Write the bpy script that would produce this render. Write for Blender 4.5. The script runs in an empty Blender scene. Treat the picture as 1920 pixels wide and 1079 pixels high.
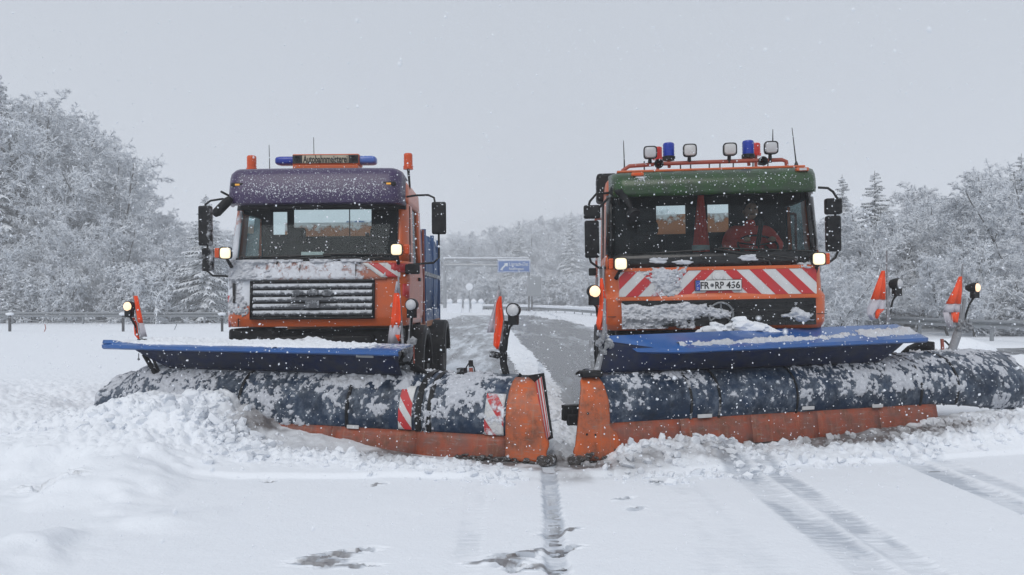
import bpy, bmesh, math, random
import numpy as np
from mathutils import Vector, Matrix

random.seed(7)
RNG = np.random.default_rng(11)
S = bpy.context.scene
COL = S.collection
PI = math.pi

# ------------------------------------------------------------------ camera
CAM_H, F, CX, HY = 1.6, 1440.0, 960.0, 562.0     # eye height, focal length and horizon in photo pixels
cd = bpy.data.cameras.new('camera')
cam = bpy.data.objects.new('camera', cd); COL.objects.link(cam)
cam.location = (0, 0, CAM_H); cam.rotation_euler = (PI/2, 0, 0)
cd.sensor_width = 36; cd.lens = 27.0
cd.shift_y = (HY-539.5)/1920.0
cd.dof.use_dof = True; cd.dof.focus_distance = 9.0; cd.dof.aperture_fstop = 8.0
cd.clip_start = .05; cd.clip_end = 3000
S.camera = cam

# ------------------------------------------------------------------ world, sun, exposure
w = bpy.data.worlds.new('World'); S.world = w; w.use_nodes = True
nt = w.node_tree; nt.nodes.clear()
out = nt.nodes.new('ShaderNodeOutputWorld'); bg = nt.nodes.new('ShaderNodeBackground')
sky = nt.nodes.new('ShaderNodeTexSky'); sky.sky_type = 'NISHITA'; sky.sun_disc = False
sky.sun_elevation = math.radians(48); sky.sun_rotation = math.radians(200)
sky.air_density = 1.0; sky.dust_density = 4.0; sky.ozone_density = 1.0
mixs = nt.nodes.new('ShaderNodeMix'); mixs.data_type = 'RGBA'
mixs.inputs[0].default_value = .93
nt.links.new(sky.outputs[0], mixs.inputs[6])
mixs.inputs[7].default_value = (4.72, 5.10, 5.66, 1)      # closed snow cloud
nt.links.new(mixs.outputs[2], bg.inputs[0]); bg.inputs[1].default_value = .1
nt.links.new(bg.outputs[0], out.inputs[0])
sd = bpy.data.lights.new('sun', 'SUN'); sd.energy = 1.15; sd.angle = math.radians(40); sd.color = (1, .97, .93)
so = bpy.data.objects.new('sun', sd); COL.objects.link(so)
so.rotation_euler = (math.radians(42), 0, math.radians(-20))
S.view_settings.view_transform = 'Standard'; S.view_settings.look = 'None'
S.view_settings.exposure = 0.24; S.view_settings.gamma = 1
cy = S.cycles
cy.use_denoising = True
cy.max_bounces = 8; cy.diffuse_bounces = 5; cy.glossy_bounces = 3; cy.transmission_bounces = 6
cy.transparent_max_bounces = 12; cy.volume_bounces = 3
cy.sample_clamp_indirect = 4

# ------------------------------------------------------------------ numpy noise
def _h(ix, iy, iz, seed):
    a = (ix.astype(np.int64)*374761393 + iy.astype(np.int64)*668265263 + iz.astype(np.int64)*2246822519 + seed*3266489917) & 0xffffffff
    a = ((a ^ (a >> 13))*1274126177) & 0xffffffff
    a = ((a ^ (a >> 16))*2654435761) & 0xffffffff
    return ((a ^ (a >> 15)) & 0xffffff)/float(0xffffff)
def vn(x, y, z=0.0, seed=0):
    x = np.asarray(x, float); y = np.asarray(y, float); z = np.asarray(z, float)+np.zeros_like(x)
    ix, iy, iz = np.floor(x), np.floor(y), np.floor(z)
    fx, fy, fz = x-ix, y-iy, z-iz
    fx, fy, fz = (t*t*(3-2*t) for t in (fx, fy, fz))
    r = 0
    for dx in (0, 1):
        for dy in (0, 1):
            for dz in (0, 1):
                wgt = (fx if dx else 1-fx)*(fy if dy else 1-fy)*(fz if dz else 1-fz)
                r = r+wgt*_h(ix+dx, iy+dy, iz+dz, seed)
    return r
def fbm(x, y, z=0.0, o=4, seed=0, g=.5):
    r = 0; a = 1.0; t = 0
    for k in range(o):
        r = r+a*vn(np.asarray(x)*2**k+k*17.3, np.asarray(y)*2**k+k*9.1, np.asarray(z)*2**k, seed+k); t += a; a *= g
    return r/t
def worley(x, y, seed=0):
    ix, iy = np.floor(x), np.floor(y); best = np.full(np.shape(x), 9.0); val = np.zeros(np.shape(x))
    z0 = np.zeros_like(ix)
    for dx in (-1, 0, 1):
        for dy in (-1, 0, 1):
            cx, cy_ = ix+dx, iy+dy
            px = cx+_h(cx, cy_, z0, seed); py = cy_+_h(cx, cy_, z0, seed+5)
            d = np.hypot(px-x, py-y); m = d < best
            best = np.where(m, d, best); val = np.where(m, _h(cx, cy_, z0, seed+9), val)
    return best, val
def ss(a, b, x):
    t = np.clip((np.asarray(x, float)-a)/(b-a), 0, 1); return t*t*(3-2*t)

# ------------------------------------------------------------------ materials
def newmat(name):
    m = bpy.data.materials.new(name); m.use_nodes = True
    n = m.node_tree; return m, n, n.nodes['Principled BSDF']
def nd(n, t, **k):
    x = n.nodes.new(t)
    for a, b in k.items(): setattr(x, a, b)
    return x
def mrange(n, src, a, b, c=0., d=1.):
    r = nd(n, 'ShaderNodeMapRange'); r.inputs[1].default_value = a; r.inputs[2].default_value = b
    r.inputs[3].default_value = c; r.inputs[4].default_value = d; n.links.new(src, r.inputs[0]); return r.outputs[0]
def noise(n, scale, det=4, vec=None, rough=.55):
    x = nd(n, 'ShaderNodeTexNoise'); x.inputs['Scale'].default_value = scale; x.inputs['Detail'].default_value = det
    x.inputs['Roughness'].default_value = rough
    if vec is not None: n.links.new(vec, x.inputs['Vector'])
    return x.outputs[0]
def cmix(n, fac, a, b):
    x = nd(n, 'ShaderNodeMix', data_type='RGBA')
    for i, v in ((0, fac), (6, a), (7, b)):
        if isinstance(v, (tuple, list)): x.inputs[i].default_value = tuple(v)+((1,) if len(v) == 3 else ())
        elif isinstance(v, float): x.inputs[i].default_value = v
        else: n.links.new(v, x.inputs[i])
    return x.outputs[2]
def math2(n, op, a, b):
    x = nd(n, 'ShaderNodeMath', operation=op)
    for i, v in enumerate((a, b)):
        if isinstance(v, (int, float)): x.inputs[i].default_value = v
        else: n.links.new(v, x.inputs[i])
    return x.outputs[0]
SNOWC = (.80, .835, .89)
def paint(name, col, rough=.4, metal=0., grime=.25, coat=0., speck=0., ns=9.0, k=1.1, col2=None, icy=(.62, .65, .70), spec=.5, wear=0.):
    """a coated surface with wear, and snow where the 'snow' attribute says it sticks"""
    m, n, p = newmat(name)
    tc = nd(n, 'ShaderNodeTexCoord').outputs['Object']
    g = noise(n, 6, 6, tc, .65)
    c = cmix(n, mrange(n, g, .35, .75), col, tuple(x*(1-grime)+.10*grime for x in (col2 or col)))
    if wear:      # rust, scraped bare steel and dried slush
        mp = nd(n, 'ShaderNodeMapping'); mp.inputs['Scale'].default_value = (1.0, 1.0, 7.0); n.links.new(tc, mp.inputs[0])
        r1 = mrange(n, noise(n, 5, 7, tc, .75), .50, .62, 0, wear); c = cmix(n, r1, c, (.13, .045, .020))
        r2 = mrange(n, noise(n, 7, 8, mp.outputs[0], .8), .56, .64, 0, wear); c = cmix(n, r2, c, (.22, .20, .18))
        mq = nd(n, 'ShaderNodeMapping'); mq.inputs['Scale'].default_value = (9.0, 1.0, .8); n.links.new(tc, mq.inputs[0])
        r3 = mrange(n, noise(n, 4, 6, mq.outputs[0], .7), .54, .70, 0, wear*.8); c = cmix(n, r3, c, (.30, .16, .10))
    at = nd(n, 'ShaderNodeAttribute', attribute_name='snow').outputs['Fac']
    n1 = noise(n, ns, 5, tc, .7)
    s = math2(n, 'ADD', at, math2(n, 'MULTIPLY', math2(n, 'SUBTRACT', n1, .5), k))
    mask = mrange(n, s, .44, .60)
    if speck:
        n2 = noise(n, 55, 2, tc, .6)
        sp = mrange(n, math2(n, 'ADD', n2, math2(n, 'MULTIPLY', at, .35)), .80-speck, .86-speck)
        mask = math2(n, 'MAXIMUM', mask, sp)
    snowc = cmix(n, noise(n, 14, 4, tc), icy, SNOWC)
    n.links.new(cmix(n, mask, c, snowc), p.inputs['Base Color'])
    n.links.new(mrange(n, mask, 0, 1, rough, .85), p.inputs['Roughness'])
    p.inputs['Metallic'].default_value = metal; p.inputs['Specular IOR Level'].default_value = spec
    if coat: p.inputs['Coat Weight'].default_value = coat
    b = nd(n, 'ShaderNodeBump'); b.inputs['Strength'].default_value = .6; b.inputs['Distance'].default_value = .02
    hgt = math2(n, 'ADD', math2(n, 'MULTIPLY', mask, 1.0), math2(n, 'MULTIPLY', noise(n, 40, 3, tc), math2(n, 'ADD', math2(n, 'MULTIPLY', mask, .8), .04)))
    n.links.new(hgt, b.inputs['Height']); n.links.new(b.outputs[0], p.inputs['Normal'])
    return m
def plain(name, col, rough=.5, metal=0., emit=None, es=1.):
    m, n, p = newmat(name)
    tc = nd(n, 'ShaderNodeTexCoord').outputs['Object']
    c = cmix(n, noise(n, 12, 4, tc), col, tuple(x*.72 for x in col))
    n.links.new(c, p.inputs['Base Color']); p.inputs['Roughness'].default_value = rough; p.inputs['Metallic'].default_value = metal
    if emit:
        p.inputs['Emission Color'].default_value = emit+(1,); p.inputs['Emission Strength'].default_value = es
    return m
M = {}
M['orange'] = paint('orange_paint', (.60, .102, .010), .38, coat=.2, grime=.25)
M['orange_worn'] = paint('worn_orange_steel', (.56, .100, .010), .5, grime=.5, col2=(.30, .08, .02), ns=14, k=.9, wear=.75)
M['orange_plast'] = paint('orange_rubber_edge', (.31, .055, .016), .55, grime=.55, col2=(.15, .04, .02), wear=.8)
M['purple'] = paint('purple_visor', (.036, .017, .080), .34, speck=.15, ns=16)
M['green'] = paint('dark_green_visor', (.016, .062, .010), .26, speck=.09, ns=7, col2=(.005, .016, .006))
M['black'] = paint('black_plastic', (.004, .0045, .006), .5, spec=.18, icy=(.22, .23, .25))
M['blackgloss'] = paint('black_gloss', (.004, .005, .006), .15, spec=.35)
M['rubber'] = paint('tyre_rubber', (.009, .009, .010), .8, ns=20, spec=.2, icy=(.18, .18, .19))
M['steel'] = paint('grey_steel', (.20, .21, .22), .5, .6)
M['rim'] = paint('dirty_rim', (.12, .12, .12), .6, .3)
M['blue'] = paint('blue_deflector', (.016, .105, .35), .33, ns=22, coat=.2)
M['skirt'] = paint('shaded_blue_skirt', (.002, .010, .048), .5, ns=14, k=1.2, spec=.15, col2=(.001, .002, .008), icy=(.12, .13, .17))  # blue darkened to near black: shade under the hood put into the colour
M['grille'] = paint('frosted_grille', (.10, .11, .125), .6, ns=18, k=.9, icy=(.30, .32, .35))
M['slush'] = paint('dirty_slush', (.05, .042, .038), .6, ns=26, k=1.5, icy=(.25, .24, .24))
M['tarp'] = paint('blue_tank', (.03, .10, .26), .5)
M['panel'] = paint('iced_panel', (.36, .12, .07), .5, ns=11, icy=(.45, .46, .50))
M['white'] = paint('white_reflective', (.62, .62, .62), .4)
M['red'] = paint('red_reflective', (.50, .018, .022), .35)
M['redrail'] = paint('red_brown_tube', (.34, .07, .04), .5)
M['plate'] = plain('plate_white', (.78, .78, .76), .35)
M['ink'] = plain('black_lettering', (.012, .012, .012), .5)
M['eublue'] = plain('plate_blue', (.01, .06, .42), .4)
M['interior'] = plain('cab_lining', (.020, .024, .026), .9)
M['seat'] = plain('seat_cloth', (.008, .010, .012), .95)
M['brownload'] = paint('tipper_front', (.42, .17, .075), .6)
M['jacket'] = plain('red_jacket', (.95, .075, .05), .7)
M['skin'] = plain('skin', (.48, .27, .19), .6)
M['trousers'] = plain('dark_trousers', (.02, .022, .03), .8)
M['hiv'] = plain('silver_band', (.6, .6, .6), .4)
M['signface'] = plain('sign_face', (.52, .45, .34), .5)
M['lensdim'] = plain('frosted_lens', (.55, .56, .58), .25)
M['flag'] = plain('orange_flag', (.90, .085, .012), .6)
M['flagw'] = plain('white_flag_band', (.52, .50, .55), .6)
M['pole'] = paint('frosted_pole', (.24, .25, .27), .5)
M['galv'] = plain('galvanised', (.30, .32, .34), .45, .5)
M['fencepost'] = plain('dark_post', (.05, .05, .055), .8)
M['lit'] = plain('headlamp_lit', (.9, .85, .7), .3, 0, (1.0, .80, .48), .75)
M['litw'] = plain('marker_lit', (.9, .7, .5), .3, 0, (1.0, .62, .36), 1.0)
M['amberlit'] = plain('roof_marker_lit', (.7, .35, .05), .3, 0, (1.0, .45, .05), .25)
def lens(name, col, rough=.18):
    m, n, p = newmat(name)
    tc = nd(n, 'ShaderNodeTexCoord').outputs['Object']
    wv = nd(n, 'ShaderNodeTexWave', bands_direction='Z'); wv.inputs['Scale'].default_value = 18
    n.links.new(tc, wv.inputs[0])
    n.links.new(cmix(n, wv.outputs[1], col, tuple(x*.55 for x in col)), p.inputs['Base Color'])
    p.inputs['Roughness'].default_value = rough; p.inputs['Subsurface Weight'].default_value = .25
    p.inputs['Subsurface Radius'].default_value = (.05, .05, .05)
    return m
M['amber'] = lens('amber_lens', (.80, .10, .01)); M['blu'] = lens('blue_lens', (.01, .045, .45)); M['redl'] = lens('red_lens', (.70, .03, .02))
M['blupale'] = lens('snowed_blue_lens', (.10, .20, .62))
def glass(name, tint, refl=.5):
    m, n, p = newmat(name); n.nodes.remove(p)
    o = n.nodes['Material Output']
    t = nd(n, 'ShaderNodeBsdfTransparent'); t.inputs[0].default_value = tint+(1,)
    g = nd(n, 'ShaderNodeBsdfGlossy'); g.inputs['Roughness'].default_value = .04; g.inputs[0].default_value = (.8, .9, .95, 1)
    d = nd(n, 'ShaderNodeBsdfDiffuse'); d.inputs[0].default_value = (.30, .34, .36, 1)
    tc = nd(n, 'ShaderNodeTexCoord').outputs['Object']
    fr = nd(n, 'ShaderNodeFresnel'); fr.inputs[0].default_value = 1.5
    mx = nd(n, 'ShaderNodeMixShader'); n.links.new(math2(n, 'MULTIPLY', fr.outputs[0], refl), mx.inputs[0])
    n.links.new(t.outputs[0], mx.inputs[1]); n.links.new(g.outputs[0], mx.inputs[2])
    mx2 = nd(n, 'ShaderNodeMixShader'); n.links.new(mrange(n, noise(n, 7, 5, tc, .7), .35, .85, .0, .07), mx2.inputs[0])
    n.links.new(mx.outputs[0], mx2.inputs[1]); n.links.new(d.outputs[0], mx2.inputs[2])
    n.links.new(mx2.outputs[0], o.inputs[0]); return m
M['glass'] = glass('windscreen_glass', (.68, .80, .80), .30)
M['sideglass'] = glass('window_glass', (.72, .85, .86), .8)
def snowmat(name, bump=1.0, sc=1.0, c0=(.815, .845, .89), c1=(.775, .81, .86), dirtc=(.145, .132, .132)):
    m, n, p = newmat(name)
    tc = nd(n, 'ShaderNodeTexCoord').outputs['Object']
    at = nd(n, 'ShaderNodeAttribute', attribute_name='dirt').outputs['Fac']
    nn = noise(n, 9, 6, tc, .7)
    f = mrange(n, math2(n, 'ADD', at, math2(n, 'MULTIPLY', math2(n, 'SUBTRACT', nn, .5), math2(n, 'MULTIPLY', at, 1.8))), 0., 1.)
    c = cmix(n, noise(n, 1.3*sc, 4, tc), c0, c1)
    pk = nd(n, 'ShaderNodeAttribute', attribute_name='pack').outputs['Fac']
    mpk = nd(n, 'ShaderNodeMapping'); mpk.inputs['Scale'].default_value = (4, 26, 4); n.links.new(tc, mpk.inputs[0])
    pf = mrange(n, math2(n, 'ADD', pk, math2(n, 'MULTIPLY', math2(n, 'SUBTRACT', noise(n, 1.0, 5, mpk.outputs[0], .65), .5), math2(n, 'MULTIPLY', pk, 2.2))), .15, 1.)
    c = cmix(n, pf, c, (.47, .51, .57))
    n.links.new(cmix(n, f, c, dirtc), p.inputs['Base Color'])
    n.links.new(mrange(n, f, 0, 1, .75, .35), p.inputs['Roughness'])
    p.inputs['Specular IOR Level'].default_value = .25
    b = nd(n, 'ShaderNodeBump'); b.inputs['Strength'].default_value = .5*bump; b.inputs['Distance'].default_value = .012
    n.links.new(math2(n, 'ADD', noise(n, 32*sc, 5, tc, .6), math2(n, 'MULTIPLY', noise(n, 130*sc, 2, tc), .3)), b.inputs['Height'])
    n.links.new(b.outputs[0], p.inputs['Normal']); return m
M['snow'] = snowmat('snow'); M['lumpsnow'] = snowmat('lumpy_snow', 1.6, 1.6)
M['packsnow'] = snowmat('grey_packed_snow', 1.6, 2.5, (.70, .72, .76), (.42, .44, .48))
def wetroad():
    m, n, p = newmat('wet_asphalt')
    tc = nd(n, 'ShaderNodeTexCoord').outputs['Object']
    mp = nd(n, 'ShaderNodeMapping'); mp.inputs['Scale'].default_value = (2.2, .22, 1); n.links.new(tc, mp.inputs[0])
    mp2 = nd(n, 'ShaderNodeMapping'); mp2.inputs['Scale'].default_value = (.5, 9, 1); n.links.new(tc, mp2.inputs[0])
    a = noise(n, 1.6, 6, mp.outputs[0], .65); b_ = noise(n, 1.4, 4, mp2.outputs[0], .6)
    at = nd(n, 'ShaderNodeAttribute', attribute_name='slush').outputs['Fac']
    s = math2(n, 'ADD', math2(n, 'ADD', at, math2(n, 'MULTIPLY', math2(n, 'SUBTRACT', a, .5), 2.5)), math2(n, 'MULTIPLY', math2(n, 'SUBTRACT', b_, .5), .6))
    f = mrange(n, s, .25, .95)
    fine = noise(n, 45, 4, tc, .7)
    asph = cmix(n, fine, (.035, .035, .04), (.10, .10, .11))
    n.links.new(cmix(n, f, asph, (.60, .64, .69)), p.inputs['Base Color'])
    n.links.new(mrange(n, f, 0, .6, .22, .6), p.inputs['Roughness'])
    bb = nd(n, 'ShaderNodeBump'); bb.inputs['Strength'].default_value = .25; bb.inputs['Distance'].default_value = .01
    n.links.new(fine, bb.inputs['Height']); n.links.new(bb.outputs[0], p.inputs['Normal']); return m
M['road'] = wetroad()
def snowbranch(name, dark, thr=-.15):
    m, n, p = newmat(name)
    geo = nd(n, 'ShaderNodeNewGeometry'); sx = nd(n, 'ShaderNodeSeparateXYZ'); n.links.new(geo.outputs['Normal'], sx.inputs[0])
    tc = nd(n, 'ShaderNodeTexCoord').outputs['Object']
    v = math2(n, 'ADD', sx.outputs[2], math2(n, 'MULTIPLY', math2(n, 'SUBTRACT', noise(n, 3.5, 3, tc), .5), 1.3))
    n.links.new(cmix(n, mrange(n, v, thr, thr+.25), dark, (.80, .835, .88)), p.inputs['Base Color'])
    p.inputs['Roughness'].default_value = .85; p.inputs['Specular IOR Level'].default_value = .2
    return m
M['twig'] = snowbranch('snowy_twigs', (.22, .24, .28), -.85)
M['bark'] = snowbranch('snowy_bark', (.06, .058, .058), .05)
M['needle'] = snowbranch('snowy_needles', (.06, .08, .09), -.42)

# ------------------------------------------------------------------ mesh helper
class MB:
    def __init__(s): s.v = []; s.f = []
    def add(s, V, Fc):
        o = len(s.v); s.v += [tuple(map(float, p)) for p in V]; s.f += [tuple(int(i)+o for i in q) for q in Fc]; return s
    def box(s, x0, x1, y0, y1, z0, z1, rot=None, n=1):
        c = Vector(((x0+x1)/2, (y0+y1)/2, (z0+z1)/2))
        P = [Vector((x, y, z)) for z in (z0, z1) for y in (y0, y1) for x in (x0, x1)]
        if rot: 
            R = Matrix.Rotation(rot[1], 3, rot[0]); P = [c+R@(p-c) for p in P]
        return s.add(P, [(0, 2, 3, 1), (4, 5, 7, 6), (0, 1, 5, 4), (2, 6, 7, 3), (0, 4, 6, 2), (1, 3, 7, 5)])
    def tube(s, pts, r, n=8, cap=True):
        pts = [Vector(p) for p in pts]; rs = r if isinstance(r, (list, tuple)) else [r]*len(pts)
        V = []; up = None
        for i, p in enumerate(pts):
            t = (pts[min(i+1, len(pts)-1)]-pts[max(i-1, 0)]).normalized()
            if up is None: up = Vector((0, 0, 1)) if abs(t.z) < .9 else Vector((0, 1, 0))
            a = t.cross(up); 
            if a.length < 1e-4: a = t.cross(Vector((1, 0, 0)))
            a.normalize(); b = a.cross(t).normalized(); up = b
            for k in range(n):
                q = 2*PI*k/n; V.append(p+(a*math.cos(q)+b*math.sin(q))*rs[i])
        Fc = [(i*n+k, i*n+(k+1) % n, (i+1)*n+(k+1) % n, (i+1)*n+k) for i in range(len(pts)-1) for k in range(n)]
        if cap: Fc += [tuple(range(n-1, -1, -1)), tuple(range((len(pts)-1)*n, len(pts)*n))]
        return s.add(V, Fc)
    def lathe(s, c, axis, prof, n=24):
        """prof: (t along axis, radius)"""
        c = Vector(c); ax = Vector(axis).normalized()
        a = ax.cross(Vector((0, 0, 1)) if abs(ax.z) < .9 else Vector((0, 1, 0))).normalized(); b = ax.cross(a)
        V = []; 
        for t, r in prof:
            for k in range(n):
                q = 2*PI*k/n; V.append(c+ax*t+(a*math.cos(q)+b*math.sin(q))*max(r, 1e-4))
        m = len(prof)
        Fc = [(i*n+k, i*n+(k+1) % n, (i+1)*n+(k+1) % n, (i+1)*n+k) for i in range(m-1) for k in range(n)]
        return s.add(V, Fc)
    def grid(s, P):
        P = np.asarray(P); a, b = P.shape[:2]
        return s.add(P.reshape(-1, 3), [(i*b+j, i*b+j+1, (i+1)*b+j+1, (i+1)*b+j) for i in range(a-1) for j in range(b-1)])
    def prism(s, poly, y0, y1):
        """poly in x,z; extruded along y"""
        n = len(poly)
        return s.add([(x, y0, z) for x, z in poly]+[(x, y1, z) for x, z in poly],
                     [tuple(range(n)), tuple(range(2*n-1, n-1, -1))]+[(i, i+n, (i+1) % n+n, (i+1) % n) for i in range(n)])
    def lump(s, c, r, seed=0, sub=2, rough=.35, sq=(1, 1, 1)):
        bm = bmesh.new(); bmesh.ops.create_icosphere(bm, subdivisions=sub, radius=1)
        P = np.array([v.co[:] for v in bm.verts]); fc = [[v.index for v in f.verts] for f in bm.faces]; bm.free()
        k = 1+rough*2*(fbm(P[:, 0]*1.3+seed*7.7+20, P[:, 1]*1.3+30, P[:, 2]*1.3+40, 3, seed)-.5)
        P = P*k[:, None]*r*np.array(sq)+np.array(c)
        return s.add(P, fc)
    def build(s, name, m, parent=None, smooth=True, bevel=0, snow=None, solid=0, sub=0, ang=35, cut=0):
        me = bpy.data.meshes.new(name); me.from_pydata(s.v, [], s.f); me.validate(); me.update()
        bm = bmesh.new(); bm.from_mesh(me); bmesh.ops.recalc_face_normals(bm, faces=bm.faces)
        if cut:
            bmesh.ops.subdivide_edges(bm, edges=bm.edges, cuts=cut, use_grid_fill=True)
        bm.to_mesh(me); bm.free()
        me.materials.append(M[m] if isinstance(m, str) else m)
        if smooth:
            me.shade_smooth()
            try: me.set_sharp_from_angle(angle=math.radians(ang))
            except Exception: pass
        if snow is not None: setattrf(me, 'snow', snow)
        o = bpy.data.objects.new(name, me); COL.objects.link(o)
        if parent is not None: o.parent = parent
        if bevel:
            b = o.modifiers.new('b', 'BEVEL'); b.width = bevel; b.segments = 2; b.limit_method = 'ANGLE'
        if solid:
            b = o.modifiers.new('s', 'SOLIDIFY'); b.thickness = solid; b.offset = 0
        if sub:
            b = o.modifiers.new('ss', 'SUBSURF'); b.levels = sub; b.render_levels = sub
        return o
def setattrf(me, nm, fn):
    P = np.empty(len(me.vertices)*3, np.float32); me.vertices.foreach_get('co', P); P = P.reshape(-1, 3).astype(float)
    v = fn(P[:, 0], P[:, 1], P[:, 2]) if callable(fn) else np.full(len(P), float(fn))
    a = me.attributes.new(nm, 'FLOAT', 'POINT'); a.data.foreach_set('value', np.asarray(v, np.float32)+np.zeros(len(P), np.float32))
def npmesh(name, P, m, attrs={}, kind=None, parent=None):
    """a heightfield grid as a mesh, quickly"""
    a, b = P.shape[:2]
    me = bpy.data.meshes.new(name)
    me.vertices.add(a*b); me.vertices.foreach_set('co', P.reshape(-1).astype(np.float32))
    i = np.arange(a*b).reshape(a, b)
    q = np.stack([i[:-1, :-1], i[:-1, 1:], i[1:, 1:], i[1:, :-1]], -1).reshape(-1, 4)
    me.loops.add(q.size); me.loops.foreach_set('vertex_index', q.reshape(-1).astype(np.int32))
    me.polygons.add(len(q)); me.polygons.foreach_set('loop_start', np.arange(0, q.size, 4, dtype=np.int32))
    me.polygons.foreach_set('loop_total', np.full(len(q), 4, np.int32))
    me.update(calc_edges=True); me.validate(); me.shade_smooth()
    me.materials.append(M[m])
    for k, v in attrs.items():
        t = me.attributes.new(k, 'FLOAT', 'POINT'); t.data.foreach_set('value', np.asarray(v).reshape(-1).astype(np.float32))
    o = bpy.data.objects.new(name, me); COL.objects.link(o)
    if kind: o['kind'] = kind
    if parent is not None: o.parent = parent
    return o
def tag(o, label, cat, group=None):
    o['label'] = label; o['category'] = cat
    if group: o['group'] = group
    return o
def thing(name, label, cat, loc=(0, 0, 0), rot=(0, 0, 0), group=None, sc=1):
    o = bpy.data.objects.new(name, None); COL.objects.link(o); o.empty_display_size = .2
    o.location = loc; o.rotation_euler = rot; o.scale = (sc,)*3
    return tag(o, label, cat, group)
def copy_tree(o, parent=None):
    c = o.copy(); COL.objects.link(c); c.parent = parent
    for ch in list(o.children): copy_tree(ch, c)
    return c
def text(name, s, wd, ht, loc, m, parent, ext=.002, shear=0, bold=.0, kind=None):
    """lettering of the given width and height, facing the front (-y)"""
    cu = bpy.data.curves.new('t', 'FONT'); cu.body = s; cu.size = 1; cu.align_x = 'CENTER'; cu.offset = bold; cu.shear = shear
    cu.resolution_u = 4
    o = bpy.data.objects.new('t', cu); COL.objects.link(o); bpy.context.view_layer.update()
    me = bpy.data.meshes.new_from_object(o.evaluated_get(bpy.context.evaluated_depsgraph_get()))
    bpy.data.objects.remove(o)
    P = np.array([v.co[:] for v in me.vertices]); lo, hi = P.min(0), P.max(0)
    P = (P-(lo+hi)/2)/np.maximum(hi-lo, 1e-6)
    Q = np.stack([P[:, 0]*wd+loc[0], np.full(len(P), loc[1]), P[:, 1]*ht+loc[2]], 1)
    me.vertices.foreach_set('co', Q.reshape(-1)); me.update(); me.name = name
    me.materials.clear(); me.materials.append(M[m])
    t = bpy.data.objects.new(name, me); COL.objects.link(t); t.parent = parent
    sl = t.modifiers.new('s', 'SOLIDIFY'); sl.thickness = ext; sl.offset = 0
    return t
def relief(name, parent, P, N, cover, thick, seed, m='lumpsnow', fine=22., sink=.22):
    """snow stuck on a surface: points P with outward normals N; where cover+noise is low it sinks out of sight"""
    P = np.asarray(P, float); N = np.asarray(N, float)+0*P
    n1 = fbm(P[..., 0]*5+P[..., 2]*1.3, P[..., 2]*5+P[..., 1]*3, 0, 4, seed, .6); n2 = fbm(P[..., 0]*fine+seed, P[..., 2]*fine+P[..., 1]*fine, 0, 4, seed+7, .6)
    s = cover+(n1-.5)*1.3+(n2-.5)*.75-.5
    h = np.where(s > 0, thick*(np.minimum(s*3.5, 1)*.35+np.minimum(s, 1.2))*(.65+.7*n2)-.0, s*.4)
    h = np.maximum(h, -sink)
    return npmesh(name, P+N*h[..., None], m, {}, parent=parent)
class Frame:
    """a thing's own axes; at(px, py, v) = the local point on the plane y=v seen at that photo pixel"""
    def __init__(s, loc, rot):
        from mathutils import Euler
        s.loc, s.rot = loc, rot
        s.m = Matrix.Translation(loc)@Euler(rot).to_matrix().to_4x4(); s.i = s.m.inverted()
    def at(s, x, y, v=0.):
        o = s.i@Vector((0, 0, CAM_H)); d = s.i.to_3x3()@Vector(((x-CX)/F, 1, -(y-HY)/F))
        return o+d*((v-o.y)/d.y)

# ================================================================== SETTING: snow ground, road, hills
PL = Frame((.36, 7.42, 0), (0, 0, math.radians(-17.7)))       # left plough: x<=0 along the blade
PR = Frame((.62, 7.45, 0), (0, 0, math.radians(19.4)))        # right plough: x>=0
def inframe(fr, X, Y):
    c, s_ = math.cos(fr.rot[2]), math.sin(fr.rot[2]); dx, dy = X-fr.loc[0], Y-fr.loc[1]
    return c*dx+s_*dy, -s_*dx+c*dy
def road_c(Y):      # sideways shift of the carriageway, bending left far off
    return -np.clip(np.asarray(Y, float)-40, 0, 200)**2*.0019
def terrain(X, Y):
    X = np.asarray(X, float); Y = np.asarray(Y, float)
    l = ss(0, 1, (Y-49)/40)*ss(-6, -42, X)*9*(1+.25*ss(-30, -70, X))
    c = ss(118, 230, Y)*ss(-60, -10, X+.0*Y)*11
    r = ss(18, 60, X-(.0)*Y)*3.5*ss(15, 45, Y)
    far = ss(260, 400, Y)*8
    return l+c+r+far
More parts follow.
